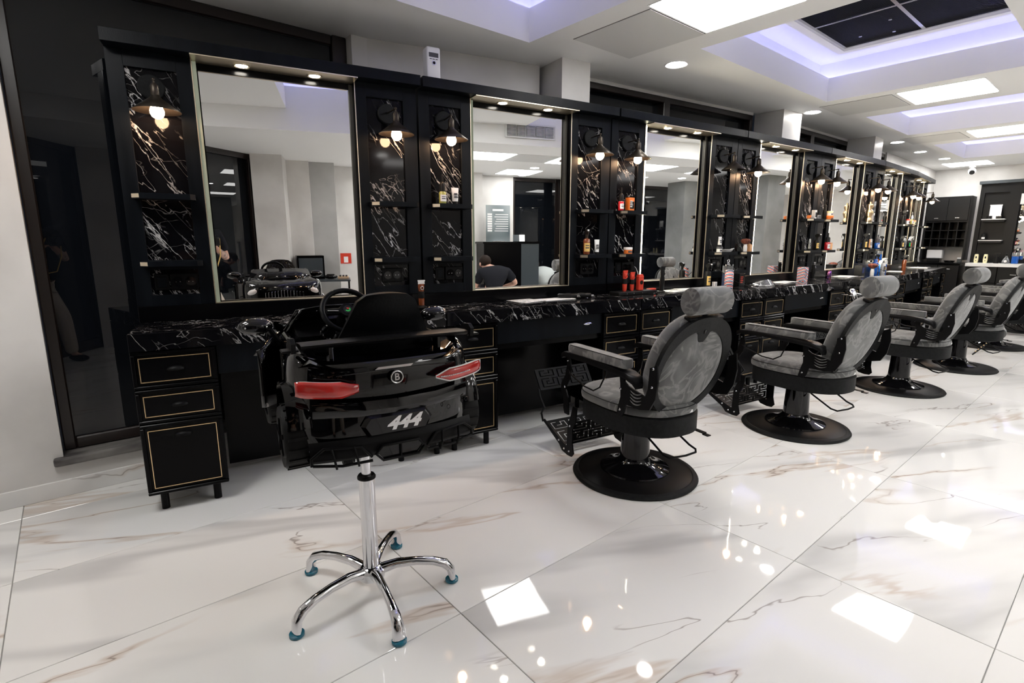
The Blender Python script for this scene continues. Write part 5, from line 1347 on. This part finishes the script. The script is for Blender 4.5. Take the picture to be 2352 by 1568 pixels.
obj('frame', G().box(-.30, .30, -.012, 0, -.075, -.06).box(-.30, .30, -.012, 0, .06, .075).box(-.30, -.285, -.012, 0, -.06, .06).box(.285, .30, -.012, 0, -.06, .06), 'white', t, 0)
for k in range(5):
    s = obj('louvre_bank', G().box(-.275 + .112 * k, -.175 + .112 * k, -.003, 0, -.055, .055), 'grey_print', t, 0)
    g = G()
    for q in range(8): g.box(-.275 + .112 * k, -.175 + .112 * k, -.010, -.003, -.052 + .0135 * q, -.046 + .0135 * q)
    tag(obj('slat', g, 'white', s, 0), kind='stuff')
# people (only seen as reflections)
def skin(name, nodes, edges, mat, parent=None, root=0, sub=2):
    me = bpy.data.meshes.new(name); me.from_pydata([n[0] for n in nodes], edges, []); me.materials.append(M[mat])
    o = bpy.data.objects.new(name, me); C.objects.link(o)
    if parent: o.parent = parent
    md = o.modifiers.new('skin', 'SKIN'); md.use_smooth_shade = True
    sl = me.skin_vertices[0].data if me.skin_vertices else None
    if sl is None:
        bm = bmesh.new(); bm.from_mesh(me); bm.verts.layers.skin.verify(); bm.to_mesh(me); bm.free(); sl = me.skin_vertices[0].data
    for k, n in enumerate(nodes):
        r = n[1]; sl[k].radius = (r, r) if not isinstance(r, tuple) else r; sl[k].use_root = (k == root)
    s = o.modifiers.new('sub', 'SUBSURF'); s.levels = sub; s.render_levels = sub
    return o
def person(lab, pel, chest, neck, head, face, shR, elR, haR, shL, elL, haL, knR, ftR, knL, ftL, shirt, trouser, clothes_short=True, tattoo=False):
    V = Vector; pel, chest, neck, head, face = V(pel), V(chest), V(neck), V(head), V(face).normalized()
    N = [(pel, .11), ((pel + chest) / 2, .105), (chest, .12), (neck, .05), (head + V((0, 0, -.045)), .070), (head + V((0, 0, .05)), .078)]; E_ = [(0, 1), (1, 2), (2, 3), (3, 4), (4, 5)]
    def chain(start, pts):
        prev = start
        for p, r in pts: N.append((V(p), r)); E_.append((prev, len(N) - 1)); prev = len(N) - 1
        return prev
    for sh, el, ha in ((shR, elR, haR), (shL, elL, haL)):
        w_ = chain(2, [(sh, .052), ((V(sh) + V(el)) / 2, .044), (el, .038), ((V(el) + V(ha)) / 2, .036), (V(el).lerp(V(ha), .93), .024)])
        d = (V(ha) - V(el)).normalized(); side = d.cross(V((0, 0, 1)));
        if side.length < .1: side = V((1, 0, 0))
        side.normalize(); palm = chain(w_, [(V(ha) + d * .03, .022)])
        for q, L_ in ((-1.5, .045), (-.5, .055), (.5, .058), (1.5, .048)):
            chain(palm, [(V(ha) + d * .065 + side * q * .017, .0085), (V(ha) + d * (.065 + L_ * .6) + side * q * .018 - V((0, 0, .008)), .008), (V(ha) + d * (.062 + L_) + side * q * .018 - V((0, 0, .022)), .0065)])
        chain(w_, [(V(ha) + d * .035 - side * .034, .010), (V(ha) + d * .062 - side * .046, .0085)])
    for kn, ft in ((knR, ftR), (knL, ftL)):
        hip = pel + (V(kn) - pel).cross(V((0, 0, 1))).normalized() * 0
        hx = V(kn).lerp(pel, .82) if abs(V(kn).z - pel.z) > .2 else V(kn).lerp(pel, .75)
        chain(0, [(hx, .085), (kn, .055), (V(kn).lerp(V(ft), .4), .050), (V(ft) + V((0, 0, .07)), .034), (V(ft) + V((face.x, face.y, 0)) * .12 + V((0, 0, .035)), .03)])
    b = skin('person', N, E_, 'skin', None, 0, 1); tag(b, lab, 'person')
    fl_ = V((face.x, face.y, 0)).normalized(); sd = fl_.cross(V((0, 0, 1)))
    rot = fl_.to_track_quat('-Y', 'Z').to_matrix().to_4x4()
    hm = Matrix.Translation(head) @ rot
    obj('hair', G().ball((0, .015, .035), .088, .098, .090, 18, hm), 'hair', b)
    obj('nose', G().ball((0, -.092, -.005), .010, .014, .018, 10, hm), 'skin', b)
    for s in (-1, 1):
        obj('ear', G().ball((s * .083, .0, -.01), .010, .016, .026, 10, hm), 'skin', b); obj('eye', G().ball((s * .028, -.076, .015), .010, .008, .008, 10, hm), 'blackp', b)
    obj('mouth', G().ball((0, -.082, -.045), .020, .006, .005, 10, hm), 'red', b)
    NS = [(pel + (chest - pel) * .05, .128), ((pel + chest) / 2, .125), (chest, .168), (chest.lerp(neck, .7), .098)]; ES = [(0, 1), (1, 2), (2, 3)]
    for sh, el in ((shR, elR), (shL, elL)):
        NS += [(V(sh), .078), (V(sh).lerp(V(el), .75), .064)]; k = len(NS); ES += [(2, k - 2), (k - 2, k - 1)]
    skin('shirt', NS, ES, shirt, b, 2, 2)
    NT = [(pel, .135)]; ET = []
    for kn, ft in ((knR, ftR), (knL, ftL)):
        hx = V(kn).lerp(pel, .82) if abs(V(kn).z - pel.z) > .2 else V(kn).lerp(pel, .75)
        NT += [(hx, .100), (V(kn), .075), (V(kn).lerp(V(ft), .45), .068), (V(kn).lerp(V(ft), .86), .060)]; k = len(NT); ET += [(0, k - 4), (k - 4, k - 3), (k - 3, k - 2), (k - 2, k - 1)]
    skin('trousers', NT, ET, trouser, b, 0, 2)
    for ft in (ftR, ftL):
        obj('shoe', G().ball((0, -.06, .035), .046, .125, .036, 14, Matrix.Translation(V(ft)) @ rot), 'blackp', b)
    return b
ph = person('photographer in black t-shirt and beige trousers holding a black camera, seen in the first mirror', (-.27, -.26, .90), (-.25, -.23, 1.24), (-.25, -.22, 1.42), (-.24, -.20, 1.58), (.64, .77, 0), (-.08, -.33, 1.32), (-.005, -.32, 1.06), (-.075, -.17, 1.19), (-.38, -.08, 1.32), (-.34, .02, 1.06), (-.20, -.04, 1.17), (-.10, -.34, .48), (-.06, -.36, 0), (-.33, -.18, .48), (-.34, -.16, 0), 'tshirt', 'beige')
skin('tattoo_sleeve', [(Vector((-.005, -.315, 1.07)), .0415), (Vector((-.03, -.26, 1.11)), .0395), (Vector((-.058, -.205, 1.16)), .029)], [(0, 1), (1, 2)], 'tattoo', ph, 0, 2)
cm_ = thing('photo_camera', 'black photo camera with neck strap held by the photographer', 'camera', (-.075, -.090, 1.255), R(50.15 - 90))
obj('body', G().box(-.068, .068, -.03, .012, -.048, .045, .008, seg=2).box(-.025, .025, -.03, .015, .045, .068, .006), 'blackp', cm_, 30); obj('lens', G().cyl((0, .012, 0), (0, .062, 0), .036, .034, 28), 'blackp', cm_)
obj('hand_strap', G().tube([(-.07, -.01, .03), (-.12, -.10, -.20), (-.06, -.10, -.32), (.05, -.08, -.30), (.085, -.04, -.15), (.072, -.01, .03)], .006, 6), 'gold_print', cm_)
def moved(dx, dy, pts): return [(p[0] + dx, p[1] + dy, p[2]) for p in pts]
P1 = [(3.60, -1.42, .50), (3.66, -1.52, .78), (3.62, -1.62, .88), (3.56, -1.70, .93), (-.4, -1, 0), (3.46, -1.56, .80), (3.40, -1.66, .58), (3.54, -1.82, .52), (3.86, -1.52, .80), (3.99, -1.50, .64), (3.86, -1.68, .58), (3.46, -1.82, .50), (3.44, -1.76, 0), (3.76, -1.84, .50), (3.78, -1.78, 0)]
a_ = moved(-.09, .44, P1); a_[4] = (-.4, -1, 0)
person('crouching person in black t-shirt with a shoulder strap, before the reception desk', *a_, 'tshirt', 'tshirt')
P2 = [(5.00, -2.15, .52), (4.93, -2.25, .74), (4.88, -2.34, .80), (4.86, -2.42, .84), (-.3, -1, 0), (4.76, -2.22, .74), (4.72, -2.30, .55), (4.80, -2.45, .5), (5.12, -2.20, .74), (5.15, -2.32, .56), (5.02, -2.46, .5), (4.85, -2.55, .50), (4.85, -2.50, 0), (5.12, -2.55, .5), (5.12, -2.50, 0)]
a_ = moved(-.33, .52, P2); a_[4] = (-.3, -1, 0)
person('bending person in a pale grey shirt beside the reception desk', *a_, 'denim_pale', 'denim_pale')
for k, (x, y, lab) in enumerate(((3.51, -.98, 'low black stool under the person in the black t-shirt'), (4.67, -1.60, 'low black stool under the person in the pale shirt'))):
    t = thing('low_stool', lab, 'stool', (x, y, 0)); obj('seat', G().lathe([(0, .34), (.16, .34), (.17, .355), (.16, .385), (0, .39)], 28), 'leather', t); obj('stem', G().cyl((0, 0, .03), (0, 0, .34), .022, n=14), 'chrome', t); obj('foot', G().lathe([(0, 0), (.18, 0), (.17, .02), (.03, .035), (0, .035)], 28), 'matte_black', t)
